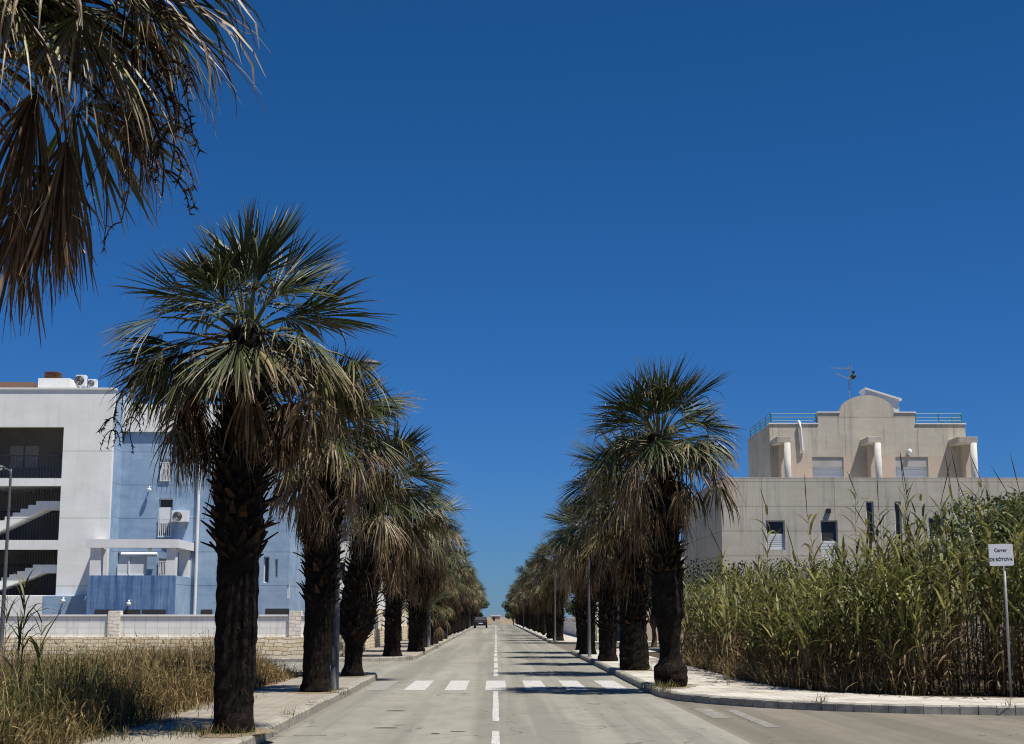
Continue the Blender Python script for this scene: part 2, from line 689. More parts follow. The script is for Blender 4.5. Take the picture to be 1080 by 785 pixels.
# near block beside the weed lot (pavement to the left of the direction of travel)
LN = [(-40, 40.2), (-20, 40.2), (-8, 40.2), (-4.6, 40.2)][:]
line_a = [(KL, -6), (KL, 20), (KL, 38.6)] + arc(KL - 1.3, 38.7, 1.3, 0, 90)[1:] + [(-8, 40.0), (-45, 40.0)]
kerb(line_a, M_KERB)
pavement(resample(line_a, .8), [(-45, 38.4), (-5.2, 38.4), (-4.75, 37.6), (-4.75, -6)], M_PAVE)
# far block, in front of the apartment building
line_b = [(-45, 53.0), (-8, 53.0), (-6.5, 53.0)] + arc(-6.5, 56.5, 3.5, -90, 0)[1:] + [(KL, 80), (KL, EXTRA)]
kerb(line_b, M_KERB)
pavement(resample(line_b, .8), [(-5.6, EXTRA), (-5.6, 55.4), (-45, 55.4)], M_PAVE)
# corner block with the reeds
corner = [(45, 23.2), (20, 23.7), (14, 24.0), (10.5, 24.3), (8.7, 24.55), (7.0, 25.0), (5.7, 25.75), (4.7, 26.7), (4.0, 27.75), (3.5, 28.9), (3.28, 30.2), (KR, 31.5), (KR, 40), (KR, 65)] + \
    arc(KR + 3, 65, 3, 180, 90)[1:] + [(45, 68)]
corner_r = corner[::-1]
# pavement must lie to the left of the line; walking from the far side street back towards the camera puts it there
kerb(corner_r, M_KERB_DARK, .29)
pavement(resample(corner_r, .5), [(45, 25.6), (20, 26.3), (12, 26.9), (9, 27.3), (7.6, 27.9), (6.4, 29.4), (5.9, 31.5), (5.7, 34), (5.7, 60), (8, 66), (45, 66)], M_PAVE_R)
line_d = [(45, 86), (7, 86)] + arc(KR + 3, 89, 3, 270, 180)[1:] + [(KR, 100), (KR, EXTRA)]
line_d = line_d[::-1]
kerb(line_d, M_KERB_DARK)
pavement(resample(line_d, .8), [(45, 88.2), (5.9, 88.2), (5.9, EXTRA)], M_PAVE_R)
# the weed lot
sheet('earth_lot', [(-60, -6), (-4.75, -6), (-4.75, 37.6), (-5.2, 38.4), (-60, 38.4)], .13, M_EARTH)
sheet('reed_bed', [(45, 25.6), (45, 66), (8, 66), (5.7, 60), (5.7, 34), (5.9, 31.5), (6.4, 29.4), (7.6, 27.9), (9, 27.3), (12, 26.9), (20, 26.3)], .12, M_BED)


def marks(name, rects, mat, z=.004):
    m = MB()
    for x0, x1, y0, y1 in rects:
        n = max(1, int((y1 - y0) / .6))
        v, q = [], []
        rg = random.Random(int(x0 * 100 + y0 * 31))
        for i in range(n + 1):
            y = y0 + (y1 - y0) * i / n
            v += [(x0 + rg.uniform(-.005, .005), y, z), (x1 + rg.uniform(-.005, .005), y, z)]
        for i in range(n):
            q.append((2 * i, 2 * i + 1, 2 * i + 3, 2 * i + 2))
        m.add(v, q)
    return kind(m.build(name, mat), 'structure')


dash = [(-.052, .052, 19.2, 21.4), (-.052, .052, 23.4, 32.6), (-.052, .052, 13, 16.5)]
y = 40.6
while y < 280:
    L = 5.2 if y < 70 else 4.0
    dash.append((-.06, .06, y, y + L))
    y += L + (1.4 if y < 70 else 2.2)
marks('centre_line_marking', dash, M_PAINT)
marks('zebra_crossing_marking', [(x - .235, x + .235, 33.0, 37.9) for x in (-1.78, -.89, .0, .9, 1.8)] + [(2.45, 2.95, 33.2, 37.9)], M_PAINT)
marks('zebra_crossing_marking', [(-2.86, -2.42, 33.0, 37.6)], M_FADED)
marks('faded_road_marking', [(3.45, 3.75, 24.0, 26.6), (3.95, 4.15, 22.0, 26.2), (-2.75, -2.3, 20.6, 20.75)], M_FADED_SIDE)
# tar patches
pm = MB()
for px, py, w, l in ((417, 750, .34, .10), (407, 768, .34, .09), (482, 772, .22, .05), (459, 774, .12, .06)):
    x, y, _ = gnd(px, py)
    pm.ngon([(x + w / 2 * math.cos(a) * (1 + .18 * math.sin(3 * a + w * 9)), y + l * math.sin(a) * (1 + .15 * math.cos(2 * a)), .0045) for a in np.linspace(0, 2 * PI, 14, endpoint=False)])
kind(pm.build('road_patch', M_TAR), 'structure')

# ------------------------------------------------------------------ palms
Zv = np.array([0, 0, 1.0])
GREEN = np.array([.028, .044, .013])
YGREEN = np.array([.13, .14, .035])
TAN = np.array([.44, .33, .19])
BROWN = np.array([.115, .068, .034])
DARK = np.array([.035, .023, .014])


def unit(a):
    return a / (np.linalg.norm(a, axis=-1, keepdims=True) + 1e-12)


def age_color(rng, age, n):
    """leaf colour by age: 0 young green, .55 yellowing, .8 tan, 1 dark dry; n segments"""
    k = np.array([0, .35, .55, .72, .86, 1.0])
    cols = np.array([GREEN, GREEN * .9 + YGREEN * .2, YGREEN * .6 + TAN * .08, TAN * .38 + BROWN * .35, BROWN * .75 + TAN * .2, BROWN * .5 + DARK * .5])
    a = np.clip(age + rng.normal(0, .07, n), 0, 1)
    out = np.stack([np.interp(a, k, cols[:, i]) for i in range(3)], axis=1)
    return out * rng.choice([.45, .7, .9, 1.1, 1.5], (n, 1)) * rng.uniform(.8, 1.2, (n, 1))


def frond(mb, rng, origin, az, el, pet, Rb, age, nseg=34, span=112, bend=25, droop=.35, fold=.25, roll=0, nst=6, wide=True, tip_tan=.3, dirn=None):
    origin = np.array(origin, float)
    # leaf stalk
    n = 7
    pts = [origin]
    e = el
    h = np.array([math.cos(az), math.sin(az), 0])
    for i in range(1, n):
        t = i / (n - 1)
        e = el - bend * t ** 1.4
        d = h * math.cos(R(e)) + Zv * math.sin(R(e))
        pts.append(pts[-1] + d * pet / (n - 1))
    pts = np.array(pts)
    T = unit(pts[-1] - pts[-2])
    Bv = unit(np.cross(T, Zv)) if abs(T[2]) < .985 else np.array([-math.sin(az), math.cos(az), 0]) * -1
    N = unit(np.cross(Bv, T))
    ro = R(roll)
    Bv, N = Bv * math.cos(ro) + N * math.sin(ro), N * math.cos(ro) - Bv * math.sin(ro)
    pc = np.clip(age, 0, 1)
    pcol = (np.array([.11, .115, .04]) * (1 - pc) + BROWN * pc) * rng.uniform(.8, 1.2)
    mb.tube(pts, np.linspace(.024, .011, n), 4, False, np.tile(pcol, (n, 1)))
    # the blade keeps tipping forward
    tip = R(rng.uniform(5, 22)) * (1 if age < .8 else .4)
    T = unit(T * math.cos(tip) - N * math.sin(tip))
    N = unit(np.cross(Bv, T))
    P1 = pts[-1]
    th = np.linspace(-R(span), R(span), nseg) + rng.normal(0, R(span) / nseg * .35, nseg)
    L = Rb * (.66 + .34 * np.cos(th * .8)) * rng.uniform(.86, 1.08, nseg)
    brk = rng.random(nseg) < (.03 + .10 * age)
    L = np.where(brk, L * rng.uniform(.5, .8, nseg), L)
    d = unit(np.cos(th)[:, None] * T + np.sin(th)[:, None] * Bv - np.abs(np.sin(th))[:, None] * fold * N + rng.normal(0, .045 + .10 * age, (nseg, 3)))
    us = np.array([.04, .26, .46, .66, .84, 1.0]) if nst == 6 else np.array([.05, .42, .72, 1.0])
    split = .52
    dth = 2 * R(span) / nseg
    pos = np.zeros((nseg, len(us), 3))
    dirs = np.zeros((nseg, len(us), 3))
    cur = P1 + d * (us[0] * L)[:, None]
    dd = d.copy()
    drp = droop * rng.uniform(.55, 1.5, nseg)
    hang = rng.random(nseg) < (.06 + .3 * max(0, age - .3))
    drp = np.where(hang, np.maximum(drp, rng.uniform(.7, 1.3, nseg)), drp)
    wig = rng.normal(0, .10 + .18 * age, (nseg, 3))
    for j, u in enumerate(us):
        w = np.clip(drp * max(0, (u - .33) / .67) ** 1.25, 0, .96)[:, None]
        nd = unit(d * (1 - w) - Zv * w + wig * max(0, u - .4))
        if j:
            cur = cur + unit(dirs[:, j - 1] + nd) * ((u - us[j - 1]) * L)[:, None]
        pos[:, j] = cur
        dirs[:, j] = nd
    side = unit(np.cross(dirs, N[None, None, :] + 1e-6))
    tw = rng.normal(0, .25 + .5 * age, nseg)[:, None, None] * np.clip((us - .4), 0, 1)[None, :, None]
    up = unit(np.cross(side, dirs))
    side = unit(side * np.cos(tw) + up * np.sin(tw))
    up = unit(np.cross(side, dirs))
    hw = np.where(us[None, :] <= split, us[None, :] * L[:, None] * math.tan(dth / 2) * 1.0, 0)
    hmax = np.minimum(split * L * math.tan(dth / 2), .052)
    hw = np.minimum(hw, .056)
    tap = np.clip((1 - us) / (1 - split), 0, 1) ** .75
    hmax = hmax * (1 - .35 * age)
    if age > .78:
        hmax = np.maximum(hmax, rng.uniform(.010, .022, nseg))
        hw = np.maximum(hw, .012)
    thin = np.where(rng.random(nseg) < .25 * age, .45, 1.0)
    hw = np.where(us[None, :] > split, np.maximum((hmax * thin)[:, None] * tap[None, :], .0016), hw)
    colr = age_color(rng, age, nseg)
    cc = np.repeat(colr[:, None, :], len(us), axis=1)
    tipmix = (np.clip((us - .6) / .4, 0, 1) ** 1.2)[None, :, None] * (tip_tan * rng.uniform(.2, 1.6, nseg))[:, None, None]
    tipmix = np.clip(tipmix, 0, .9)
    tcol = TAN * .72 if age < .8 else BROWN * 1.4
    cc = cc * (1 - tipmix) + tcol * tipmix
    k = len(us)
    if wide:
        V = np.stack([pos - side * hw[..., None], pos + up * (hw * .55)[..., None], pos + side * hw[..., None]], axis=2)  # seg, st, 3, xyz
        base = (np.arange(nseg) * k * 3)[:, None, None]
        st = (np.arange(k - 1) * 3)[None, :, None]
        a = base + st + np.array([0, 1])[None, None, :]
        q = np.stack([a, a + 1, a + 4, a + 3], axis=-1).reshape(-1, 4)
        mb.add(V.reshape(-1, 3), q, tint=np.repeat(cc[:, :, None, :], 3, axis=2).reshape(-1, 3))
    else:
        V = np.stack([pos - side * hw[..., None], pos + side * hw[..., None]], axis=2)
        base = (np.arange(nseg) * k * 2)[:, None]
        a = base + (np.arange(k - 1) * 2)[None, :]
        q = np.stack([a, a + 1, a + 3, a + 2], axis=-1).reshape(-1, 4)
        mb.add(V.reshape(-1, 3), q, tint=np.repeat(cc[:, :, None, :], 2, axis=2).reshape(-1, 3))
    # loose threads
    if wide and age > .15:
        m = int(5 + 8 * rng.random())
        idx = rng.integers(0, nseg, m)
        p0 = pos[idx, 3]
        seg = 4
        p = np.zeros((m, seg, 3))
        p[:, 0] = p0
        dv = unit(dirs[idx, 3] * .5 - Zv * .6 + rng.normal(0, .5, (m, 3)))
        for j in range(1, seg):
            p[:, j] = p[:, j - 1] + dv * rng.uniform(.05, .13, m)[:, None]
            dv = unit(dv + rng.normal(0, .45, (m, 3)) - Zv * .25)
        s = np.cross(unit(p[:, 1] - p[:, 0]), Zv)[:, None, :] * .0028
        V = np.stack([p - s, p + s], axis=2).reshape(-1, 3)
        a = (np.arange(m) * seg * 2)[:, None] + (np.arange(seg - 1) * 2)[None, :]
        q = np.stack([a, a + 1, a + 3, a + 2], axis=-1).reshape(-1, 4)
        mb.add(V, q, tint=TAN * 1.3)


def hanging_frond(mb, rng, origin, az, reach, pet, Rb, nseg=30, age=.93, nst=6, wide=True, spread=26):
    """a dry leaf folded like a shut umbrella, hanging beside the trunk"""
    frond(mb, rng, origin, az, reach, pet, Rb, age, nseg, spread, bend=rng.uniform(35, 60) + max(0, reach + 30), droop=.9, fold=.9, roll=rng.uniform(-40, 40), nst=nst, wide=wide, tip_tan=.2)


def stalk(rng, origin, az, el, length, drop=130, twigs=16, dark=.8, thick=1.0):
    """an old flower stalk: an arching stem with drooping bunches of twigs"""
    m = MB()
    n = 14
    pts = [np.array(origin, float)]
    h = np.array([math.cos(az), math.sin(az), 0])
    for i in range(1, n):
        t = i / (n - 1)
        e = R(el - drop * t ** 1.5)
        pts.append(pts[-1] + (h * math.cos(e) + Zv * math.sin(e)) * length / (n - 1) + rng.normal(0, .012, 3))
    pts = np.array(pts)
    col = DARK * 1.1 * dark
    m.tube(pts, np.linspace(.02, .004, n) * thick, 5, True, np.tile(col, (n, 1)))
    for k in range(twigs):
        i = rng.integers(4, n)
        p = pts[min(i, n - 1)]
        a = rng.uniform(0, 2 * PI)
        d = unit(np.array([math.cos(a), math.sin(a), -.4]))
        q = [p]
        s = rng.uniform(.03, .075)
        for j in range(6):
            q.append(q[-1] + d * s)
            d = unit(d - Zv * .4 + rng.normal(0, .12, 3))
        q = np.array(q)
        m.tube(q, np.linspace(.006, .003, 7) * thick, 3, False, np.tile(col, (7, 1)))
        for b in range(16):                      # berry twigs
            j = rng.integers(2, 7)
            dv = unit(rng.normal(0, 1, 3) - Zv * .8) * rng.uniform(.03, .075)
            s2 = unit(np.cross(dv, rng.normal(0, 1, 3))) * .006 * thick
            m.add([q[j] - s2, q[j] + s2, q[j] + dv], tris=[(0, 1, 2)], tint=col * 1.2)
    return m


def trunk_mesh(rng, prof, boots, lean=(0, 0), hi=True, boot_n=110, swell=0):
    """a fibrous trunk: prof = [(z, radius)], boots = (z0, z1) range of leaf-base stubs"""
    m = MB()
    nz, na = (70, 36) if hi else (18, 12)
    z = np.linspace(-.05, prof[-1][0], nz)
    r = np.interp(z, [p[0] for p in prof], [p[1] for p in prof])
    ang = np.linspace(0, 2 * PI, na, endpoint=False)
    ph = rng.uniform(0, 6, 5)
    A, Zz = np.meshgrid(ang, z)
    rr = r[:, None] * (1 + .05 * np.sin(3 * A + ph[0] + .8 * Zz) + .035 * np.sin(7 * A + ph[1] - 2 * Zz) + .03 * np.sin(Zz * 22 + 2 * np.sin(A * 2)) + rng.normal(0, .022, A.shape))
    lx = lean[0] * (z / prof[-1][0]) ** 1.6
    ly = lean[1] * (z / prof[-1][0]) ** 1.6
    V = np.stack([rr * np.cos(A) + lx[:, None], rr * np.sin(A) + ly[:, None], Zz + rng.normal(0, .006, A.shape)], axis=-1)
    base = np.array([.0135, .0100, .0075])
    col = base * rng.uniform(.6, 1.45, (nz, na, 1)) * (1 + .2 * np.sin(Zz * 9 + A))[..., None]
    q = []
    for i in range(nz - 1):
        for j in range(na):
            k = (j + 1) % na
            q.append((i * na + j, i * na + k, (i + 1) * na + k, (i + 1) * na + j))
    m.add(V.reshape(-1, 3), q, tint=col.reshape(-1, 3))
    # leaf-base stubs
    z0, z1 = boots
    for i in range(boot_n):
        t = (i + .5) / boot_n
        zb = z0 + (z1 - z0) * t + rng.normal(0, .05)
        a = i * 2.39996 + rng.normal(0, .15)
        rb = np.interp(zb, z, r) * .9
        ox, oy = np.interp(zb, z, lx), np.interp(zb, z, ly)
        h = np.array([math.cos(a), math.sin(a), 0])
        s = np.array([-math.sin(a), math.cos(a), 0])
        up = R(rng.uniform(18, 62))
        d = h * math.cos(up) + Zv * math.sin(up)
        ln = rng.uniform(.10, .27)
        w0, w1 = rng.uniform(.045, .085), rng.uniform(.008, .032)
        o = np.array([ox, oy, zb]) + h * rb
        nrm = np.cross(s, d) * .017
        e = o + d * ln
        cut = rng.uniform(-.06, .06)
        v = [o - s * w0 - nrm, o + s * w0 - nrm, o + s * w0 + nrm, o - s * w0 + nrm,
             e - s * w1 + d * cut - nrm * .5, e + s * w1 - d * cut - nrm * .5, e + s * w1 - d * cut + nrm * .5, e - s * w1 + d * cut + nrm * .5]
        cb = (base * .9 + np.array([.045, .024, .013]) * rng.random() * (1 if rng.random() < .4 else .3)) * rng.uniform(.7, 1.5)
        m.add(v, [(0, 1, 5, 4), (1, 2, 6, 5), (2, 3, 7, 6), (3, 0, 4, 7), (4, 5, 6, 7)], tint=cb)
    # frayed fibre
    for i in range(420 if hi else 40):
        zb = rng.uniform(.1, prof[-1][0] - .2)
        a = rng.uniform(0, 2 * PI)
        rb = np.interp(zb, z, r) * 1.0
        h = np.array([math.cos(a), math.sin(a), 0])
        s = np.array([-math.sin(a), math.cos(a), 0])
        o = np.array([np.interp(zb, z, lx), np.interp(zb, z, ly), zb]) + h * rb * .97
        d = unit(h * rng.uniform(.3, 1.0) + Zv * rng.uniform(-1, .8) + s * rng.normal(0, .4)) * rng.uniform(.05, .13)
        wv = s * rng.uniform(.006, .018)
        m.add([o - wv, o + wv, o + d], tris=[(0, 1, 2)], tint=base * rng.uniform(.6, 1.6))
    return m


def palm_parts(seed, zc, prof, boots, n_live=26, n_old=20, n_dead=30, Rb=1.0, pet=.95, hi=True, lean=(0, 0), skirt=1.3, stalks=3, boot_n=110, extra=None, az0=0, brownness=0.0, bare=None):
    rng = np.random.default_rng(seed)
    crown, dead = MB(), MB()
    nst = 6 if hi else 4
    ns = 29 if hi else 16
    top = np.array([lean[0], lean[1], zc])
    i = 0
    for k in range(n_live):
        t = (k + .5) / n_live
        az = az0 + i * 2.39996 + rng.normal(0, .2)
        i += 1
        el = 86 - 84 * t ** .85 + rng.normal(0, 11)
        o = top + np.array([.10 * math.cos(az), .10 * math.sin(az), .12 - .35 * t])
        age = np.clip(.02 + .42 * t ** 1.6 + rng.normal(0, .06) + brownness * t, 0, .75)
        frond(crown, rng, o, az, el, pet * (.55 + .48 * t) * rng.uniform(.62, 1.25), Rb * rng.uniform(.82, 1.12), age, ns, rng.uniform(42, 76) - 12 * (t < .12),
              bend=8 + 24 * t, droop=.03 + .40 * t ** 1.5 + brownness * .3, fold=-.55 + .85 * t + rng.normal(0, .18), roll=rng.uniform(-35, 35), nst=nst, wide=hi, tip_tan=.2 + .5 * t)
    for k in range(n_live // 3):
        t = (k + .5) / (n_live // 3)
        az = az0 + k * 2.39996 + 1.1 + rng.normal(0, .3)
        o = top + np.array([.12 * math.cos(az), .12 * math.sin(az), -.05 - .25 * t])
        frond(crown, rng, o, az, 62 - 48 * t + rng.normal(0, 10), pet * rng.uniform(.30, .58), Rb * rng.uniform(.72, 1.0), np.clip(.12 + .4 * t + rng.normal(0, .1), 0, .7), int(ns * .85), rng.uniform(48, 80),
              bend=22 + 20 * t, droop=.3 + .45 * t, fold=.1 + .3 * t, roll=rng.uniform(-45, 45), nst=nst, wide=hi, tip_tan=.6)
    for k in range(n_old):
        t = (k + .5) / n_old
        az = az0 + i * 2.39996 + rng.normal(0, .25)
        i += 1
        el = 16 - 40 * t + rng.normal(0, 11)
        if bare is not None and t > .25 and math.cos(az - bare) > .72:
            continue
        o = top + np.array([.17 * math.cos(az), .17 * math.sin(az), -.25 - .3 * t])
        age = np.clip(.50 + .36 * t + rng.normal(0, .12) + brownness, .3, .95)
        frond(crown, rng, o, az, el, pet * (1.15 - .2 * t) * rng.uniform(.8, 1.2), Rb * rng.uniform(.8, 1.1), age, int(ns * .85), rng.uniform(48, 88) - 18 * t,
              bend=28 + 16 * t, droop=.75 + .3 * t, fold=.5 + .4 * t, roll=rng.uniform(-35, 35), nst=nst, wide=hi, tip_tan=.6)
    for k in range(n_dead):
        t = (k + .5) / n_dead
        az = az0 + i * 2.39996 + rng.normal(0, .35)
        i += 1
        o = top + np.array([.22 * math.cos(az), .22 * math.sin(az), -.5 - (skirt - .55) * t])
        hanging_frond(dead, rng, o, az, rng.uniform(-50, 2) - 25 * t, pet * rng.uniform(.4, .95) * (1 - .3 * t), Rb * rng.uniform(.75, 1.05), ns - 6 if hi else 13, np.clip(.80 + .2 * rng.random(), 0, 1), nst, hi, rng.uniform(16, 34))
    if extra:
        extra(crown, dead, rng, top)
    tr = trunk_mesh(rng, prof, boots, lean, hi, boot_n)
    sl = []
    for k in range(stalks):
        az = az0 + rng.uniform(0, 2 * PI)
        sl.append(stalk(rng, top + np.array([0, 0, -.35]), az, rng.uniform(-8, 30), rng.uniform(1.7, 2.5), rng.uniform(85, 115), 14 if hi else 5))
    return tr, crown, dead, sl


PALM_GROUP = 'fan palms lining both kerbs of the street'


def palm(label, loc, parts, rz=0, scale=1):
    root = thing('fan_palm', label, 'palm tree', loc, PALM_GROUP)
    root.rotation_euler = (0, 0, rz)
    root.scale = (scale,) * 3
    tr, crown, dead, sl = parts
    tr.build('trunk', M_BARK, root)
    crown.build('crown', M_FROND, root)
    if dead.n:
        dead.build('dead_leaf_skirt', M_DEAD, root)
    for s in sl:
        s.build('flower_stalk', M_BARK, root)
    return root


PZ = .14
# the palm whose crown hangs into the top corner: trunk just outside the frame


def extra0(crown, dead, rng, top):
    a = lambda deg: R(deg)
    # browning fans reaching over the pavement, towards the road
    for az, el, pet, Rb, age, bend, roll in ((5, 24, 1.35, 1.15, .55, 46, 8), (-14, 6, 1.15, 1.1, .62, 40, -10), (16, 44, 1.4, 1.15, .45, 50, 20), (-34, 2, .9, 1.0, .66, 36, 12),
                                            (38, 30, 1.1, 1.0, .5, 40, 0), (-8, 50, 1.5, 1.15, .42, 44, -15), (-60, 18, .8, 1.0, .55, 40, 10), (24, 14, 1.3, 1.05, .68, 44, -20)):
        frond(crown, rng, top + np.array([.1, 0, -.05]), a(az), el, pet, Rb, age, 44, 74, bend=bend, droop=.8, fold=.55, roll=roll, tip_tan=.7)
    # shut dry leaves hanging low on long stalks
    for az, reach, pet, Rb, dz in ((-6, 5, 1.3, 1.0, -.4), (8, 0, 1.25, .95, -.45), (-18, 12, 1.2, 1.0, -.2), (2, -15, 1.15, 1.0, -.55), (13, 24, 1.6, .75, -.1)):
        hanging_frond(dead, rng, top + np.array([.15, 0, dz]), a(az), reach, pet, Rb, 40, .95, spread=20)


def more_stalks(seed, top, specs):
    rg_ = np.random.default_rng(seed)
    return [stalk(rg_, top, R(az), el, ln, drop, 18, .8, 1.5) for az, el, ln, drop in specs]


p0 = palm('brown ragged fan palm with only its hanging crown in view, above the weedy pavement', (-3.85, 9.3, PZ),
          (lambda q_: (q_[0], q_[1], q_[2], q_[3] + more_stalks(5, (0, 0, 5.5), [(2, 12, 2.5, 104), (-5, 16, 2.6, 108), (7, 4, 2.4, 98), (-10, 30, 2.3, 118)])))(palm_parts(3, 5.6, [(0, .42), (.5, .34), (3, .33), (5.5, .3)], (2.4, 4.8), 26, 12, 3, 1.1, 1.0, True, (0, 0), 1.5, 1, 110, extra0, brownness=.12)))


def extra1(crown, dead, rng, top):
    for az, el, pet, dz in ((184, 22, 1.0, -.35), (189, 16, .92, -.42), (179, 18, .96, -.5), (193, 26, 1.0, -.4), (186, 10, .86, -.5)):
        frond(dead, rng, top + np.array([-.1, 0, dz]), R(az), el, pet, 1.2, .97, 40, 15, bend=112, droop=.95, fold=.9, roll=rng.uniform(-60, 60), tip_tan=.15)
    for az, el, pet in ((-78, 0, .42), (-70, -10, .5), (10, 5, .8), (16, 0, .75)):
        frond(dead, rng, top + np.array([.05, -.1, -.55]), R(az), el, pet, 1.05, .9, 40, 17, bend=85, droop=.95, fold=.9, roll=rng.uniform(-60, 60), tip_tan=.4)


p1 = palm('tall fan palm with a thick black trunk, in front of the blue apartment building', (-3.34, 19.3, PZ),
          (lambda q_: (q_[0], q_[1], q_[2], q_[3] + more_stalks(6, (0, 0, 4.8), [(185, 18, 2.3, 110), (176, 8, 2.1, 100), (8, 15, 2.3, 112)])))(palm_parts(11, 5.25, [(0, .27), (.3, .245), (1.0, .255), (2.2, .26), (2.4, .29), (2.8, .31), (3.4, .28), (5.2, .23)], (2.2, 4.7), 34, 24, 5, 1.12, 1.04, True, (.03, 0), 1.1, 2, 300, extra1, az0=.4, bare=-PI / 2)))
p2 = palm('second fan palm along the weedy pavement, beside the dark lamp post', (-3.5, 29.5, PZ),
          palm_parts(21, 5.3, [(0, .31), (.25, .265), (1.2, .28), (2.2, .29), (2.8, .33), (5.3, .26)], (1.7, 4.8), 34, 22, 20, 1.14, .95, True, (.1, 0), 1.5, 3, 260, az0=1.3))
p3 = palm('leaning fan palm with a narrow foot and swollen trunk, on the pavement corner', (-3.52, 37.2, PZ),
          palm_parts(31, 4.75, [(0, .29), (.12, .27), (.3, .21), (.75, .21), (.95, .30), (1.15, .41), (1.6, .45), (2.4, .43), (3.0, .36), (4.8, .28)], (.95, 4.3), 32, 20, 16, 1.12, .98, True, (.62, 0), 1.6, 3, 300, az0=2.2))
r1 = palm('tall fan palm with a bulging root foot at the corner of the cane thicket', (3.68, 31.6, PZ),
          palm_parts(41, 5.3, [(0, .31), (.2, .36), (.40, .35), (.52, .24), (.68, .205), (1.0, .225), (1.3, .26), (1.5, .33), (2.2, .33), (2.7, .28), (5.3, .24)], (2.3, 4.6), 36, 24, 14, 1.12, 1.0, True, (-.18, 0), 1.4, 3, 240, az0=.9))
r2 = palm('fan palm with a wide dark foot, second along the cane thicket pavement', (3.8, 41.2, PZ),
          palm_parts(51, 5.2, [(0, .40), (.5, .40), (1.0, .36), (2.0, .34), (5.2, .28)], (1.2, 4.7), 32, 24, 32, 1.18, .98, True, (-.1, 0), 2.2, 2, 240, az0=2.8))

for px_, py_ in ((-3.34, 19.3), (-3.5, 29.5), (-3.52, 37.2), (3.68, 31.6), (3.8, 41.2)):
    m = MB()
    m.ngon([(px_ + (.62 + .1 * math.sin(3 * a + py_)) * math.cos(a) * .8, py_ + (.8 + .12 * math.cos(2 * a + px_)) * math.sin(a), .1495) for a in np.linspace(0, 2 * PI, 26, endpoint=False)])
    kind(m.build('earth_pit', M_EARTH), 'structure')

# further palms: copies of a few grown individually
base_lo = []
NV = 7
for k in range(NV):
    rr_ = np.random.default_rng(100 + k)
    zc = (4.7, 4.9, 4.3, 5.2, 4.8, 4.5, 5.0)[k]
    hi = k < 3
    base_lo.append(palm_parts(200 + k, zc, [(0, .35), (.3, .28), (1.5, .29 + .03 * (k % 3)), (2.8, .31), (zc, .26)], (1.0, zc - .5), 30, 20, (18, 24, 14, 30, 22, 16, 34)[k], 1.12, .98, hi, (rr_.uniform(-.4, .4), rr_.uniform(-.2, .2)), (1.6, 2.0, 1.4, 2.5, 1.9, 1.5, 2.7)[k], 2 if hi else 1, 220 if hi else 80, az0=k))

ORD = ['first', 'second', 'third', 'fourth', 'fifth', 'sixth', 'seventh', 'eighth', 'ninth', 'tenth', 'eleventh', 'twelfth', 'thirteenth', 'fourteenth', 'fifteenth', 'sixteenth', 'seventeenth', 'eighteenth', 'nineteenth', 'twentieth']
proto = [None] * NV
rngp = random.Random(5)


def place_palm(x, y, k, label, scale):
    rz = rngp.uniform(0, 2 * PI)
    if proto[k] is None:
        proto[k] = palm(label, (x, y, PZ), base_lo[k], rz, scale)
        return proto[k]
    return copy_thing(proto[k], (x, y, PZ), rz, scale, label)


left_y = [55.3, 62.8, 71.5, 80, 89, 97.5, 106, 115, 124, 133, 143, 153, 163, 173, 184, 195, 208, 221, 235, 249, 263, 277]
for i, yy in enumerate(left_y):
    x = -3.45 + rngp.uniform(-.12, .12)
    if i == 0:
        x = -3.8
    k = (0, 1, 2)[i % 3] if i < 6 else 3 + i % 4
    if i < 9:
        lab = '%s fan palm beyond the side street in the row on the apartment side' % ORD[i]
    else:
        lab = 'small distant fan palm merging into the far end of the apartment side row'
    place_palm(x, yy, k, lab, rngp.uniform(.86, 1.1) + (.06 if i == 1 else 0))
right_y = [49.5, 58.2, 66.0, 90, 98.5, 107, 116, 125, 134, 144, 154, 164, 175, 186, 198, 211, 225, 239, 253, 267, 280]
for i, yy in enumerate(right_y):
    x = 3.8 + rngp.uniform(-.12, .12)
    if i == 1:
        x = 3.55
    k = (1, 0, 2)[i % 3] if i < 6 else 3 + (i + 1) % 4
    if i < 3:
        lab = '%s fan palm from the zebra crossing in the row along the cane thicket' % ORD[i + 1]
        lab = ('shaggy fan palm with skirt to the ground, third along the cane thicket pavement', 'dark fan palm right behind the grey lamp post, fourth along the thicket pavement', 'last fan palm before the second side street on the thicket side')[i]
    elif i < 9:
        lab = '%s fan palm past the second side street on the thicket side' % ORD[i - 3]
    else:
        lab = 'small distant fan palm merging into the far end of the thicket side row'
    place_palm(x, yy, k, lab, rngp.uniform(.88, 1.1) + (.08 if i < 3 else 0))

# a young palm with bright green leaves low down
yp = palm_parts(77, 2.0, [(0, .22), (.6, .2), (2.0, .16)], (.3, 1.8), 26, 6, 0, .85, .85, True, (0, 0), .8, 0, 40)
palm('low young fan palm with bright green leaves between the tall trunks', (-3.38, 76.0, PZ), yp)


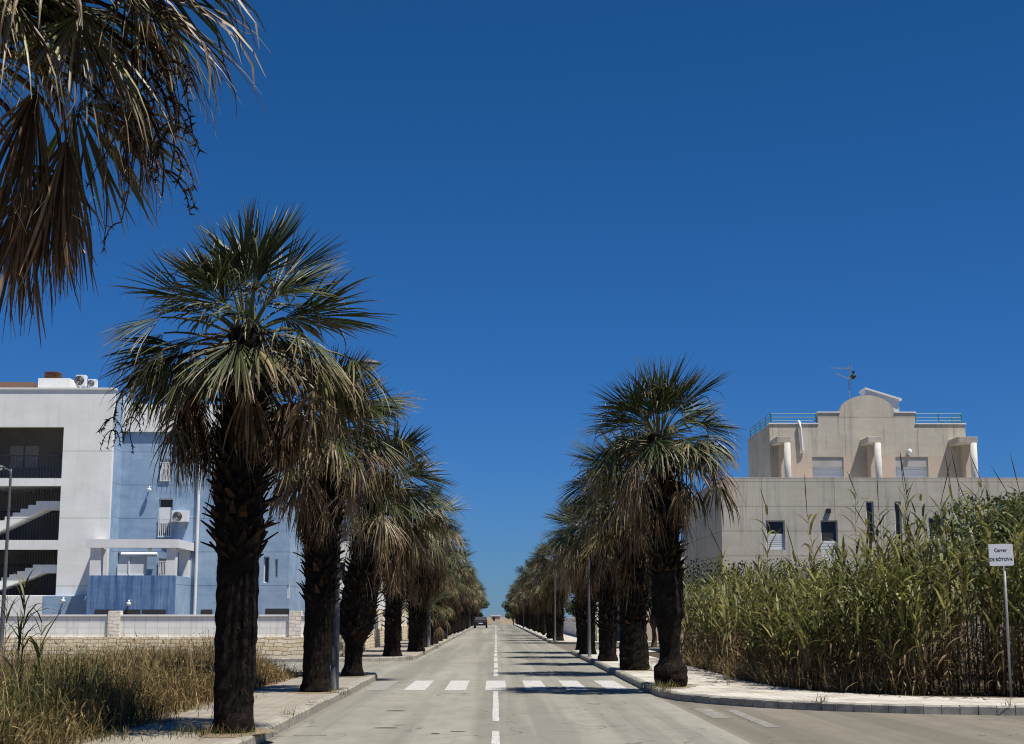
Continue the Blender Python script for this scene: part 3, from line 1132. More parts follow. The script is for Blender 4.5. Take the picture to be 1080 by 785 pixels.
# ------------------------------------------------------------------ canes, weeds, trees
def blades(mb, rng, base, az, el, length, width, bend, col, nst=4, tipcol=None, twist=.3):
    """arching grass-like leaves; arrays of n"""
    n = len(base)
    us = np.linspace(0, 1, nst)
    h = np.stack([np.cos(az), np.sin(az), np.zeros(n)], axis=1)
    s = np.stack([-np.sin(az), np.cos(az), np.zeros(n)], axis=1)
    tw = rng.normal(0, twist, (n, 1))
    s = unit(s + Zv * tw)
    pos = np.zeros((n, nst, 3))
    pos[:, 0] = base
    for j in range(1, nst):
        e = el - bend * (us[j] - .5 / (nst - 1)) ** 1.2
        d = h * np.cos(e)[:, None] + Zv * np.sin(e)[:, None]
        pos[:, j] = pos[:, j - 1] + d * (length / (nst - 1))[:, None]
    prof = np.interp(us, [0, .25, .6, 1], [.65, 1, .75, .04])
    hw = (width / 2)[:, None] * prof[None, :]
    V = np.stack([pos - s[:, None, :] * hw[..., None], pos + s[:, None, :] * hw[..., None]], axis=2).reshape(-1, 3)
    a = (np.arange(n) * nst * 2)[:, None] + (np.arange(nst - 1) * 2)[None, :]
    q = np.stack([a, a + 1, a + 3, a + 2], axis=-1).reshape(-1, 4)
    cc = np.repeat(col[:, None, :], nst, axis=1)
    if tipcol is not None:
        w = (us ** 2)[None, :, None] * .6
        cc = cc * (1 - w) + tipcol * w
    mb.add(V, q, tint=np.repeat(cc[:, :, None, :], 2, axis=2).reshape(-1, 3))


CANE_G = np.array([.092, .106, .024])
CANE_Y = np.array([.27, .245, .08])
CANE_B = np.array([.225, .155, .075])


def canes(mb, rng, xy, h, z0, dry=.35, lean=.05, leaf_n=20, culm_r=.011, width=.045, green=1.0):
    """giant reed: straight culms with alternate arching leaves, dry below and green above"""
    n = len(xy)
    la = rng.uniform(0, 2 * PI, n)
    lm = np.abs(rng.normal(0, lean, n))
    top = np.stack([xy[:, 0] + np.cos(la) * lm * h, xy[:, 1] + np.sin(la) * lm * h, z0 + h], axis=1)
    bot = np.stack([xy[:, 0], xy[:, 1], np.full(n, z0)], axis=1)
    # culms as three-sided tapered sticks in 3 sections
    k = 4
    t = np.linspace(0, 1, k)
    P = bot[:, None, :] * (1 - t)[None, :, None] + top[:, None, :] * t[None, :, None]
    P = P + (np.stack([np.cos(la), np.sin(la), -.2 * np.ones(n)], axis=1) * (lm * h * .5)[:, None])[:, None, :] * ((t ** 2 - t) * 1.0)[None, :, None]
    ang = np.array([0, 2.094, 4.189])
    rad = culm_r * (1 - .7 * t)
    V = P[:, :, None, :] + np.stack([np.cos(ang), np.sin(ang), np.zeros(3)], axis=1)[None, None, :, :] * rad[None, :, None, None]
    base = (np.arange(n) * k * 3)[:, None, None]
    st = (np.arange(k - 1) * 3)[None, :, None]
    j = np.arange(3)
    a = base + st + j[None, None, :]
    b = base + st + ((j + 1) % 3)[None, None, :]
    q = np.stack([a, b, b + 3, a + 3], axis=-1).reshape(-1, 4)
    cu = CANE_B * rng.uniform(.35, 1.0, (n, 1))
    cl = np.repeat(cu[:, None, :], k, axis=1)
    cl = cl * (1 - t[None, :, None] * .6) + CANE_G * (t[None, :, None] * .6)
    mb.add(V.reshape(-1, 3), q, tint=np.repeat(cl[:, :, None, :], 3, axis=2).reshape(-1, 3))
    # leaves
    m = leaf_n
    f = np.clip(.12 + .88 * (np.arange(m)[None, :] + rng.uniform(-.4, .4, (n, m))) / m, .05, 1)
    bx = bot[:, None, :] * (1 - f)[..., None] + top[:, None, :] * f[..., None]
    plane = rng.uniform(0, PI, n)[:, None]
    az = plane + PI * (np.arange(m)[None, :] % 2) + rng.normal(0, .45, (n, m))
    dead = rng.random((n, m)) > np.clip((f - dry + .12) / .3, .04, .97)
    el = np.where(dead, rng.uniform(-1.4, .3, (n, m)), rng.uniform(.75, 1.35, (n, m)))
    ln = rng.uniform(.40, .78, (n, m)) * np.where(dead, .8, 1) * (1 - .35 * (f > .9))
    wd = width * rng.uniform(.6, 1.25, (n, m)) * np.where(dead, .6, 1)
    bend = np.where(dead, rng.uniform(.5, 1.4, (n, m)), rng.uniform(.3, 1.7, (n, m)))
    mixg = rng.random((n, m, 1))
    col = (CANE_G * (1 - mixg ** 1.6) + CANE_Y * mixg ** 1.6) * rng.choice([.5, .8, 1.1, 1.5], (n, m, 1)) * rng.uniform(.85, 1.15, (n, 1, 1)) * green
    colb = CANE_B * rng.uniform(.4, 1.35, (n, m, 1))
    col = np.where(dead[..., None], colb, col)
    blades(mb, rng, bx.reshape(-1, 3), az.ravel(), el.ravel(), ln.ravel(), wd.ravel(), bend.ravel(), col.reshape(-1, 3), 4)
    return top


def plume(mb, rng, top, length=.55):
    """closed dry seed head on a tall cane"""
    n = 70
    t = rng.random(n)
    b = np.array(top)[None, :] + Zv[None, :] * (t * length)[:, None]
    az = rng.uniform(0, 2 * PI, n)
    col = np.tile(CANE_B * .4, (n, 1)) * rng.uniform(.6, 1.3, (n, 1))
    blades(mb, rng, b, az, np.full(n, 1.35), .16 * (1.1 - t), np.full(n, .014), np.full(n, .25), col, 3)


rng = np.random.default_rng(90)


def in_bed(x, y):
    """inside the reed bed, a little in from the pavement"""
    xs = np.array([5.7, 5.9, 6.4, 7.6, 9, 12, 20, 45])
    ys = np.array([34, 31.5, 29.4, 27.9, 27.3, 26.9, 26.3, 25.6])
    front = np.interp(x, xs, ys)
    return (x > 5.75) & (y > front + .1 + .8 * np.exp(-((x - 9.2) / 1.3) ** 2))


def bed_points(n, x0, x1, y0, y1, near=None):
    pts = np.zeros((0, 2))
    while len(pts) < n:
        p = np.stack([rng.uniform(x0, x1, n * 2), rng.uniform(y0, y1, n * 2)], axis=1)
        ok = in_bed(p[:, 0], p[:, 1])
        if near is not None:
            xs = np.array([5.7, 5.9, 6.4, 7.6, 9, 12, 20, 45])
            ys = np.array([34, 31.5, 29.4, 27.9, 27.3, 26.9, 26.3, 25.6])
            dist = np.minimum(p[:, 1] - np.interp(p[:, 0], xs, ys), (p[:, 0] - 5.7))
            ok &= dist < near
        pts = np.vstack([pts, p[ok]])
    return pts[:n]


reeds = MB()


def clump(x, y):
    return .5 + .28 * np.sin(x * 2.1 + 1.3 * np.sin(y * 1.1)) + .22 * np.sin(x * 4.7 + y * 2.3)


def height_px(x):
    """how tall the thicket stands along its front"""
    return np.interp(x, [5.8, 6.6, 7.5, 8.5, 9.5, 11, 13, 16], [1.55, 2.15, 2.5, 2.85, 3.25, 3.15, 3.1, 3.1])


xy = bed_points(420, 5.9, 21, 26, 36, near=1.7)
hh = rng.uniform(.45, .98, len(xy)) * height_px(xy[:, 0])
canes(reeds, rng, xy, hh, .1, .5, .07, 17, width=.058)
xy = bed_points(400, 6.2, 22, 27, 36, near=4.5)
hh = (rng.uniform(.78, .98, len(xy)) + .16 * (clump(xy[:, 0], xy[:, 1]) - .4)) * height_px(xy[:, 0])
canes(reeds, rng, xy, hh, .1, .5, .05, 18, width=.062)
xy = bed_points(360, 5.9, 9.0, 33, 52, near=2.2)
canes(reeds, rng, xy, rng.uniform(1.5, 2.9, len(xy)), .1, .45, .08, 16, width=.056)
xy = bed_points(260, 9.0, 24, 33, 44)
canes(reeds, rng, xy, rng.uniform(2.6, 3.6, len(xy)), .1, .45, .06, 15, width=.06)
# leaning, taller leafy canes that break the top line
xy = bed_points(85, 6.8, 12.5, 27, 33, near=4)
hh = height_px(xy[:, 0]) * rng.uniform(.95, 1.32, len(xy))
canes(reeds, rng, xy, hh, .1, .45, .09, 22, width=.058)
# dry leaves caught between the lower stems
xy = np.vstack([bed_points(4200, 5.9, 21, 26, 36, near=2.6), bed_points(1500, 5.9, 9, 33, 50, near=2.0)])
n = len(xy)
zz = .1 + rng.random(n) ** 1.3 * np.interp(xy[:, 0], [6, 9, 12], [1.2, 1.9, 2.1])
blades(reeds, rng, np.column_stack([xy, zz]), rng.uniform(0, 2 * PI, n), rng.uniform(-1.3, .9, n), rng.uniform(.2, .5, n), rng.uniform(.015, .045, n), rng.uniform(.2, 1.3, n), CANE_B * rng.uniform(.25, 1.1, (n, 1)), 4)
o = reeds.build('reeds', M_REED)
kind(o, 'stuff', 'dense thicket of giant reeds, dry brown below and green above, behind the corner pavement', 'reeds')

# tall canes standing clear of the thicket
tall_px = [(520 + 245, 556, 32), (806, 512, 33), (838, 560, 30), (867, 510, 30), (897, 492, 31.5), (905, 528, 29.5), (925, 552, 30.5), (931, 505, 31), (945, 490, 32), (962, 482, 33), (968, 545, 29.5), (985, 500, 31), (1001, 492, 31), (1012, 486, 32), (1019, 505, 33),
           (1037, 480, 31.5), (1060, 497, 33), (1072, 487, 30)]
cane_labels = []
group_c = 'tall dry canes with closed plumes rising above the thicket'
for i, (px, py, Y) in enumerate(tall_px):
    x, _, zt = at(px, py, Y)
    zt -= .55
    root = thing('giant_cane', 'tall dry cane with a thin dark closed plume rising above the reed thicket', 'cane', (x, Y, .1), group_c)
    m = MB()
    r2_ = np.random.default_rng(500 + i)
    tp = canes(m, r2_, np.array([[0.0, 0.0]]), np.array([zt - .1]), 0, .4, .05, 22, width=.06)
    m.build('leafy_stem', M_REED, root)
    m2 = MB()
    t0 = tp[0]
    ln = r2_.uniform(.45, .85)
    dx, dy = r2_.normal(-.16, .13), r2_.normal(0, .1)
    pts = np.array([t0 + np.array([dx * u, dy * u, ln * u]) for u in np.linspace(-.15, 1, 8)])
    m2.tube(pts, np.array([.006, .006, .007, .009, .010, .009, .006, .002]), 5, True, np.tile(CANE_B * .28, (8, 1)))
    m2.build('plume', M_REED, root)

# dark canes at the edge of the weed lot
for i, (px, py, Y, lab) in enumerate(((22, 640, 20.5, 'dark green cane with ragged leaves nearest the frame edge in the weed lot'), (8, 628, 21.5, 'leafy cane half out of frame in front of the stair tower'), (27, 612, 22, 'tallest thin cane in the weed lot, before the white wall'), (44, 655, 21, 'short pale cane beside the tallest one in the weed lot'))):
    x, _, zt = at(px, py, Y)
    root = thing('giant_cane', lab, 'cane', (x, Y, .12), 'canes at the edge of the weed lot')
    m = MB()
    r2_ = np.random.default_rng(600 + i)
    canes(m, r2_, np.array([[0.0, 0.0]]), np.array([max(1.0, zt - .1)]), 0, .2, .03, 22, .010, .034, .5)
    m.build('leafy_stem', M_REED, root)

# dry grass along the foot of the thicket
gm = MB()


def grass(mb, xy, z, hmin, hmax, cols, width=(.006, .014), bend=(.2, 1.3)):
    n = len(xy)
    base = np.stack([xy[:, 0], xy[:, 1], np.full(n, z)], axis=1)
    blades(mb, rng, base, rng.uniform(0, 2 * PI, n), rng.uniform(.9, 1.5, n), rng.uniform(hmin, hmax, n), rng.uniform(*width, n), rng.uniform(*bend, n), cols, 4)


DRY = np.array([.34, .25, .12])
xy = np.vstack([bed_points(2600, 5.8, 22, 26, 36, near=.75), bed_points(2400, 5.75, 7.4, 30, 50, near=1.1)])
cols = (DRY * rng.uniform(.35, 1.0, (len(xy), 1)) + CANE_B * rng.uniform(0, .3, (len(xy), 1)))
grass(gm, xy, .11, .2, .75, cols, (.008, .02))
o = gm.build('dry_grass', M_WEED)
kind(o, 'stuff', 'dry straw coloured grass along the foot of the reeds', 'grass')

# litter on the pale pavement
lm = MB()
pp = []
while len(pp) < 900:
    x, yv = rng.uniform(3.5, 20), rng.uniform(25, 50)
    xs = np.array([5.7, 5.9, 6.4, 7.6, 9, 12, 20, 45])
    ys = np.array([34, 31.5, 29.4, 27.9, 27.3, 26.9, 26.3, 25.6])
    fr = np.interp(x, xs, ys)
    if x > 5.7:
        d_ = fr - yv
    else:
        d_ = 5.7 - x if yv > 33 else 9
    if 0 < d_ < 2.2 and rng.random() < math.exp(-d_ * 2.2):
        pp.append((x, yv))
pp = np.array(pp)
n = len(pp)
blades(lm, rng, np.column_stack([pp, np.full(n, .152)]), rng.uniform(0, 2 * PI, n), np.full(n, .02), rng.uniform(.06, .4, n), rng.uniform(.015, .05, n), np.full(n, .03), CANE_B * rng.uniform(.2, .8, (n, 1)), 3, twist=.1)
kind(lm.build('leaf_litter', M_WEED), 'stuff', 'dead reed leaves strewn on the pale pavement', 'litter')

# weed lot
wm = MB()
n = 30000
wx = -4.8 - np.abs(rng.gamma(1.5, 1.9, n))
wy = rng.uniform(12.5, 38.0, n)
keep = (wx > -17)
wx, wy = wx[keep], wy[keep]
n = len(wx)
from_edge = -4.8 - wx
patch = .5 + .5 * np.sin(wx * 1.3 + 1.7 * np.sin(wy * .55)) * np.cos(wy * .42 + .8 * np.sin(wx * .9))
hgt = np.interp(from_edge, [0, .5, 1.5, 4], [.3, .6, .8, .82]) * (.42 + .85 * patch) * rng.uniform(.4, 1.25, n) * np.interp(wy, [14, 20, 30], [1.2, 1.08, 1.0])
gree = np.clip(np.interp(wy, [14, 19, 24, 30], [1.6, 1.2, .75, .25]) * np.interp(from_edge, [0, 1.0, 2.5], [.25, .7, 1.0]) - .22 + rng.normal(0, .25, n) + .3 * (patch - .5), 0, 1)[:, None]
wcol = (DRY * np.array([.54, .50, .45]) * (1 - gree) + np.array([.060, .078, .02]) * gree) * rng.choice([.35, .6, .9, 1.2, 1.9], (n, 1)) * rng.uniform(.8, 1.2, (n, 1))
base = np.column_stack([wx, wy, np.full(n, .12)])
blades(wm, rng, base, rng.uniform(0, 2 * PI, n), rng.uniform(1.0, 1.55, n), hgt, rng.uniform(.008, .024, n), rng.uniform(.15, 1.0, n), wcol, 4)
# thin tall stems standing above the rest
m_ = 1500
tx, ty = -5.3 - np.abs(rng.gamma(1.5, 1.9, m_)), rng.uniform(13, 38, m_)
th2 = rng.uniform(.75, 1.3, m_)
blades(wm, rng, np.column_stack([tx, ty, np.full(m_, .12)]), rng.uniform(0, 2 * PI, m_), rng.uniform(1.25, 1.56, m_), th2, rng.uniform(.006, .012, m_), rng.uniform(.1, .7, m_), DRY * rng.uniform(.5, 1.4, (m_, 1)), 5)
# seed heads / side leaves up the stems
for rep in range(3):
    pick = rng.random(n) < .45
    b = base[pick] + np.column_stack([rng.normal(0, .06, (pick.sum(), 2)), hgt[pick] * rng.uniform(.35, .95, pick.sum())])
    k = pick.sum()
    blades(wm, rng, b, rng.uniform(0, 2 * PI, k), rng.uniform(-.2, 1.2, k), rng.uniform(.06, .18, k), rng.uniform(.008, .022, k), rng.uniform(0, 1.2, k), wcol[pick] * rng.uniform(.8, 1.3, (k, 1)), 3)
kind(wm.build('weeds', M_WEED), 'stuff', 'knee to waist high weeds, green turning to dry straw, on the vacant lot', 'weeds')

# grass in the kerb joints and round the palm feet
tm = MB()
spots = [(-3.75, 18.9, .5, 220), (-3.2, 19.0, .35, 120), (3.45, 31.0, .4, 160), (3.3, 29.6, .12, 50), (5.6, 25.9, .12, 40), (8.4, 24.7, .12, 30), (-3.1, 29.2, .3, 60), (4.1, 41, .5, 120), (-3.05, 22.5, .1, 30), (-3.04, 25.5, .1, 24), (10.2, 24.5, .1, 20), (-4.7, 21, .5, 160), (-4.7, 24, .5, 140), (-4.7, 27, .5, 120), (-4.65, 18.2, .5, 140)]
for x, yv, s, k in spots:
    xy = np.column_stack([rng.normal(x, s * .5, k), rng.normal(yv, s * .6, k)])
    cols = np.where(rng.random((k, 1)) < .45, np.array([.08, .10, .03]), DRY * .7) * rng.uniform(.5, 1.2, (k, 1))
    grass(tm, xy, .14 if abs(x) > 3.2 else .1, .06, .24, cols, (.006, .012))
kind(tm.build('kerb_grass', M_WEED), 'stuff', 'tufts of grass in the kerb joints and round the palm feet', 'grass')


def leaf_cloud(mb, rng, centres, radii, n, size, colg, var=.4):
    """leaf-sized faces spread through a few overlapping volumes"""
    k = rng.integers(0, len(centres), n)
    d = unit(rng.normal(0, 1, (n, 3))) * (rng.random((n, 1)) ** .45)
    p = np.asarray(centres)[k] + d * np.asarray(radii)[k]
    a = unit(rng.normal(0, 1, (n, 3)))
    b = unit(np.cross(a, rng.normal(0, 1, (n, 3))))
    s = size * rng.uniform(.5, 1.4, (n, 1))
    V = np.stack([p - a * s * .9, p + b * s * .4, p + a * s * .9, p - b * s * .4], axis=1).reshape(-1, 3)
    q = np.arange(n * 4).reshape(-1, 4)
    cc = np.asarray(colg) * rng.uniform(1 - var, 1 + var, (n, 1)) * (1 + .25 * rng.normal(0, 1, (n, 1)) * np.array([1, .6, .3]))
    mb.add(V, q, tint=np.repeat(np.clip(cc, .01, 1), 4, axis=0))


def leafy_tree(label, x, y, h, w, n, size, colg, seed, trunk_h=None, group=None, name='leafy_tree', cat='tree'):
    rg = np.random.default_rng(seed)
    root = thing(name, label, cat, (x, y, .0), group)
    th = trunk_h if trunk_h is not None else h * .4
    t = MB()
    bark = np.array([.09, .07, .05])
    t.tube([(0, 0, 0), (.05, .03, th * .5), (0, 0, th), (.05, 0, h * .75)], [.16, .12, .1, .03], 8, True, np.tile(bark, (4, 1)))
    cs, rs = [], []
    for i in range(9):
        a = rg.uniform(0, 2 * PI)
        rr = rg.uniform(.1, .62) * w
        c = (rr * math.cos(a), rr * math.sin(a), rg.uniform(th + .1 * h, h * .86))
        cs.append(c)
        s = rg.uniform(.28, .5)
        rs.append((w * s, w * s, h * s * .42))
        t.tube([(0, 0, th * .8), (c[0] * .5, c[1] * .5, (th + c[2]) / 2), c], [.06, .035, .012], 5, False, np.tile(bark, (3, 1)))
    t.build('trunk', M_BARK, root)
    m = MB()
    leaf_cloud(m, rg, cs, rs, n, size, colg)
    m.build('crown', M_LEAF, root)
    return root


x, _, _ = at(1060, 560, 36.5)
leafy_tree('dense green broadleaf tree rising behind the reeds next to the street sign', x + .5, 36.5, 5.0, 2.6, 18000, .08, (.075, .105, .028), 3, 1.2)
x2 = at(1090, 600, 46)[0]
leafy_tree('darker broadleaf tree further back behind the reeds at the house end', x2 + 1.5, 47, 5.6, 3.0, 12000, .08, (.06, .085, .03), 4, 1.2)
# dark clipped hedge in front of the concrete house
hm = MB()
rg = np.random.default_rng(8)
cs = [(xx, 50 + rg.normal(0, .15), zz) for xx in np.arange(6.6, 21, .55) for zz in (.5, 1.5, 2.5, 3.0)]
leaf_cloud(hm, rg, cs, [(.55, .5, .55)] * len(cs), 26000, .06, (.030, .048, .018))
hr = thing('hedge', 'long dark green hedge between the reed thicket and the concrete house', 'hedge', (7, 50, 0))
offset(hm.build('foliage', M_LEAF), hr)
sm = MB()
for xx in np.arange(6.8, 21, .8):
    sm.tube([(xx, 50, 0), (xx + .05, 50, 1.2), (xx, 50.05, 2.6)], [.04, .03, .01], 5, True, np.tile([.06, .045, .03], (3, 1)))
offset(sm.build('stems', M_BARK), hr)


# ------------------------------------------------------------------ apartment building (white stair tower and blue wing)
YT, YB, YF = 63.0, 64.7, 61.6
ap = thing('apartment_building', 'white and blue apartment building with an open stair tower behind the white wall', 'building', (X_(150, YB), YB, 0))


def A(mb, name, mat, parent=None, **kw):
    o = mb.build(name, mat, None, **kw)
    if parent is None:
        offset(o, ap)
    else:
        o.parent = parent
    return o


xr = X_(117, YT, 500)
xl = X_(-120, YT)
zt = Z_(411, YT, 60)
x_op = X_(63, YT, 540)
op = [(xl + 2.5, X_(67, YT, 480), Z_(505, YT), Z_(451, YT)), (xl + 2.5, X_(63, YT, 540), Z_(570, YT), Z_(513, YT)), (xl + 2.5, X_(59, YT, 600), Z_(628, YT), Z_(580, YT))]
xe = sum(o_[1] for o_ in op) / 3
op = [(a, xe, c, d) for a, b, c, d in op]
m = MB()
m.wall(xl, xr, .2, zt, YT, YT + .3, op)
A(m, 'tower_wall', M_WHITE)
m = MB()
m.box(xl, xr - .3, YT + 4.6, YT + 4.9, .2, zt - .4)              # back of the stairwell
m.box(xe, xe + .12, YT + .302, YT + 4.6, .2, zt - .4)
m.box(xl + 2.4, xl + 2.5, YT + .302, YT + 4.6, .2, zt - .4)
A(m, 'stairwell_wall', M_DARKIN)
m = MB()
m.box(xr - .3, xr, YT + .3, YB + 5, .2, zt)
A(m, 'side_wall', M_BLUE)
for o_ in op:
    m = MB()
    m.box(xl + 2.5, xe - .002, YT + .3, YT + 4.6, o_[2] - .28, o_[2] - .003)
    A(m, 'floor_slab', M_TRIM)
m = MB()
m.box(xl, xr - .3, YT + .3, YB + 5, zt - .35, zt - .05)
A(m, 'roof_slab', M_TRIM)
m = MB()
m.box(xl - .05, xr + .05, YT - .05, YT + .35, zt, zt + .08)
A(m, 'coping', M_TRIM)
# stairs
for lev in (1, 2):
    o_ = op[lev]
    xa, xb = X_(-14, YT + .9, 540), X_(50, YT + .9, 540)
    za, zb = o_[2] + .05 + (.15 if lev == 2 else .3), o_[3] - .62
    ns = 8
    poly_top = []
    for i in range(ns):
        xx0, xx1 = xa + (xb - xa) * i / ns, xa + (xb - xa) * (i + 1) / ns
        zz = za + (zb - za) * (i + 1) / ns
        poly_top += [(xx0, zz), (xx1, zz)]
    poly = [(xa, za - .32), (xb + .05, zb - .34), (xe - .02, zb - .34), (xe - .02, zb)] + poly_top[::-1] + [(xa, za)]
    m = MB()
    m.extrude_xz(poly, YT + .33, YT + 1.4)
    A(m, 'stair_flight', M_WHITE)
    m = MB()
    for i in range(30):
        xx = xa + (xe - xa) * i / 30
        t = min(1, (xx - xa) / (xb - xa))
        zz = za + (zb - za) * t
        m.box(xx, xx + .022, YT + 1.42, YT + 1.442, zz - .1, min(zz + 1.0, o_[3] - .02))
    A(m, 'stair_railing', M_IRON)
for lev, o_ in enumerate(op):
    m = MB()
    x0 = o_[0]
    nbar = int((xe - x0) / .13)
    for i in range(nbar):
        xx = x0 + .06 + i * .13
        m.box(xx, xx + .022, YT + .12, YT + .142, o_[2] + .05, o_[2] + .95)
    m.box(x0, xe - .003, YT + .11, YT + .15, o_[2] + .95, o_[2] + 1.0)
    m.box(x0, xe - .003, YT + .11, YT + .15, o_[2] + .03, o_[2] + .05)
    if lev == 0:
        A(m, 'railing', M_IRON)
    else:
        m2 = MB()
        for i in range(nbar):
            xx = x0 + .06 + i * .13
            m2.box(xx, xx + .022, YT + 1.9, YT + 1.922, o_[2] + .05, o_[2] + 1.3)
        m2.box(x0, xe - .003, YT + 1.89, YT + 1.93, o_[2] + 1.3, o_[2] + 1.35)
        A(m2, 'railing', M_IRON)
# doors seen dimly in the top gallery
for px in (18, 34):
    m = MB()
    xx = X_(px, YT + 4.6, 480)
    m.box(xx - .3, xx + .3, YT + 4.54, YT + 4.597, op[0][2] + .9, op[0][2] + 1.9)
    A(m, 'gallery_window', M_TRIM)

# blue wing
bx0, bx1 = xr, X_(306, YB, 560)
zroof = Z_(456, YB, 200)


def px_rect(x0, x1, y0, y1, Y):
    ym = (y0 + y1) / 2
    return (X_(x0, Y, ym), X_(x1, Y, ym), Z_(y1, Y, (x0 + x1) / 2), Z_(y0, Y, (x0 + x1) / 2))


wins = [px_rect(169, 180, 484, 507, YB), px_rect(167, 182, 526, 566, YB), px_rect(116, 155, 583, 607, YB), px_rect(167, 179, 589, 607, YB),
        px_rect(278, 284, 587, 615, YB), px_rect(290, 293, 590, 609, YB), px_rect(303, 305, 617, 631, YB)]
m = MB()
m.wall(bx0, bx1, .2, zroof, YB, YB + .3, wins)
A(m, 'wing_wall', M_BLUE)
m = MB()
m.box(bx1 - .3, bx1, YB + .3, YB + 9, .2, zroof)
m.box(bx0, bx1 - .3, YB + 9, YB + 9.3, .2, zroof)
A(m, 'wing_side_wall', M_BLUE)
m = MB()
m.box(bx0 + .002, bx1 + .12, YB - .13, YB + 9.2, zroof, Z_(427, YB, 200))
A(m, 'roof_parapet', M_WHITE)
for i, w in enumerate(wins):
    a, b, c, d = w
    f = MB()
    t = .045
    f.box(a, b, YB + .10, YB + .16, c, c + t)
    f.box(a, b, YB + .10, YB + .16, d - t, d)
    f.box(a, a + t, YB + .10, YB + .16, c + t, d - t)
    f.box(b - t, b, YB + .10, YB + .16, c + t, d - t)
    if i in (2,):
        f.box((a + b) / 2 - .03, (a + b) / 2 + .03, YB + .09, YB + .16, c + t, d - t)
    wo = A(f, 'window', M_SHUT)
    pn = MB()
    pn.box(a + t, b - t, YB + .125, YB + .14, c + t, d - t)
    if i == 2:
        A(pn, 'shutter', M_SHUT, wo)
    else:
        A(pn, 'pane', M_GLASS, wo)
    if i in (0, 1, 3):
        s = MB()
        zs0 = c + (d - c) * (.35 if i == 1 else .55)
        zs1 = d - (d - c) * (.2 if i == 1 else .0)
        if i != 3:
            s.box(a + t, b - t, YB + .09, YB + .118, zs0, zs1 - t)
            A(s, 'roller_shutter', M_SHUT, wo)
        g_ = MB()
        zh = c + (d - c) * (.45 if i == 1 else .8)
        for k in range(7):
            xx = a + (b - a) * (k + .5) / 7
            g_.box(xx - .018, xx + .018, YB - .06, YB - .035, c, zh)
        g_.box(a, b, YB - .065, YB - .032, zh, zh + .04)
        g_.box(a, b, YB - .065, YB - .032, c - .03, c)
        A(g_, 'window_grille', M_SHUT, wo)
# balcony box with canopy
cx0, cx1 = X_(93, YF, 600), X_(185, YF, 600)
zc0, zc1 = Z_(578, YF, 140), Z_(569, YF, 140)
zp1, zp0 = Z_(607, YF, 140), .2
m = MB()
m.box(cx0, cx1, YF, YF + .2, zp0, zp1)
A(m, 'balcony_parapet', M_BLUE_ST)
m = MB()
m.box(cx1 - .2, cx1, YF + .202, YB - .002, zp0, zp1 - .002)
A(m, 'balcony_side', M_BLUE)
m = MB()
m.box(cx0, cx0 + .2, YF + .202, YT - .002, zp0, zp1 - .002)
A(m, 'balcony_side', M_BLUE)
m = MB()
m.box(cx0 - .1, cx1 + .12, YF - .12, YF + .42, zc0, zc1)
m.box(cx0 - .1, cx0 + .35, YF + .42, YT - .002, zc0, zc1)
m.box(cx1 - .42, cx1 + .12, YF + .42, YB - .002, zc0, zc1)
A(m, 'pergola_frame', M_TRIM)
for px in (100.5, 182):
    m = MB()
    xx = X_(px, YF, 590)
    w = .22 if px < 150 else .26
    m.box(xx - w, min(xx + w, cx1 - .01), YF + .01, YF + .42, zp1, zc0 - .002)
    A(m, 'column', M_TRIM)
m = MB()
m.box(cx1 - .42, cx1 - .02, YB - .5, YB - .004, zp1, zc0 - .002)
A(m, 'column', M_TRIM)
m = MB()
m.tube([(X_(119, YF + 1.4, 578), YB - .25, zc0 - .15), (X_(158, YF + 1.4, 578), YB - .25, zc0 - .15)], .09, 8)
A(m, 'awning_roll', M_TRIM)
# drainpipe
m = MB()
xx = X_(209, YB, 550)
m.tube([(xx, YB - .08, .3), (xx, YB - .08, zroof - .15), (xx, YB + .05, zroof - .02)], .065, 8)
A(m, 'drainpipe', M_TRIM)
# basement grilles
for r_ in ((100, 121, 643, 650), (130, 148, 643, 650), (150, 175, 643, 650)):
    a, b, c, d = px_rect(*r_, YF)
    m = MB()
    m.box(a, b, YF - .02, YF + .05, c - .3, d)
    A(m, 'basement_grille', M_GLASS)
for r_ in ((212, 224, 643, 650), (280, 305, 642, 649)):
    a, b, c, d = px_rect(*r_, YB)
    m = MB()
    m.box(a, b, YB - .02, YB + .05, c - .3, d)
    A(m, 'basement_grille', M_GLASS)
# low plinth below the tower: white then blue
m = MB()
m.box(X_(47, YT, 640), cx0 - .003, YT - .35, YT - .003, .2, Z_(629, YT, 60))
A(m, 'plinth', M_BLUE)
m = MB()
m.box(xl, X_(47, YT, 640) - .003, YT - .35, YT - .003, .2, Z_(629, YT, 60))
A(m, 'plinth', M_WHITE)
# wall lamps
for px, py, Y in ((158.5, 517, YB), (137, 637, YF), (68, 634, YT - .35), (159, 580, YF + .3)):
    x, _, z = at(px, py, Y)
    m = MB()
    m.tube([(x, Y - .002, z + .1), (x, Y - .16, z + .14), (x, Y - .2, z + .06)], [.03, .03, .05], 6)
    m.tube([(x, Y - .2, z + .06), (x, Y - .2, z + .02), (x, Y - .2, z - .06), (x, Y - .2, z - .1)], [.07, .10, .08, .03], 10)
    A(m, 'wall_lamp', M_LAMPW, smooth=True)
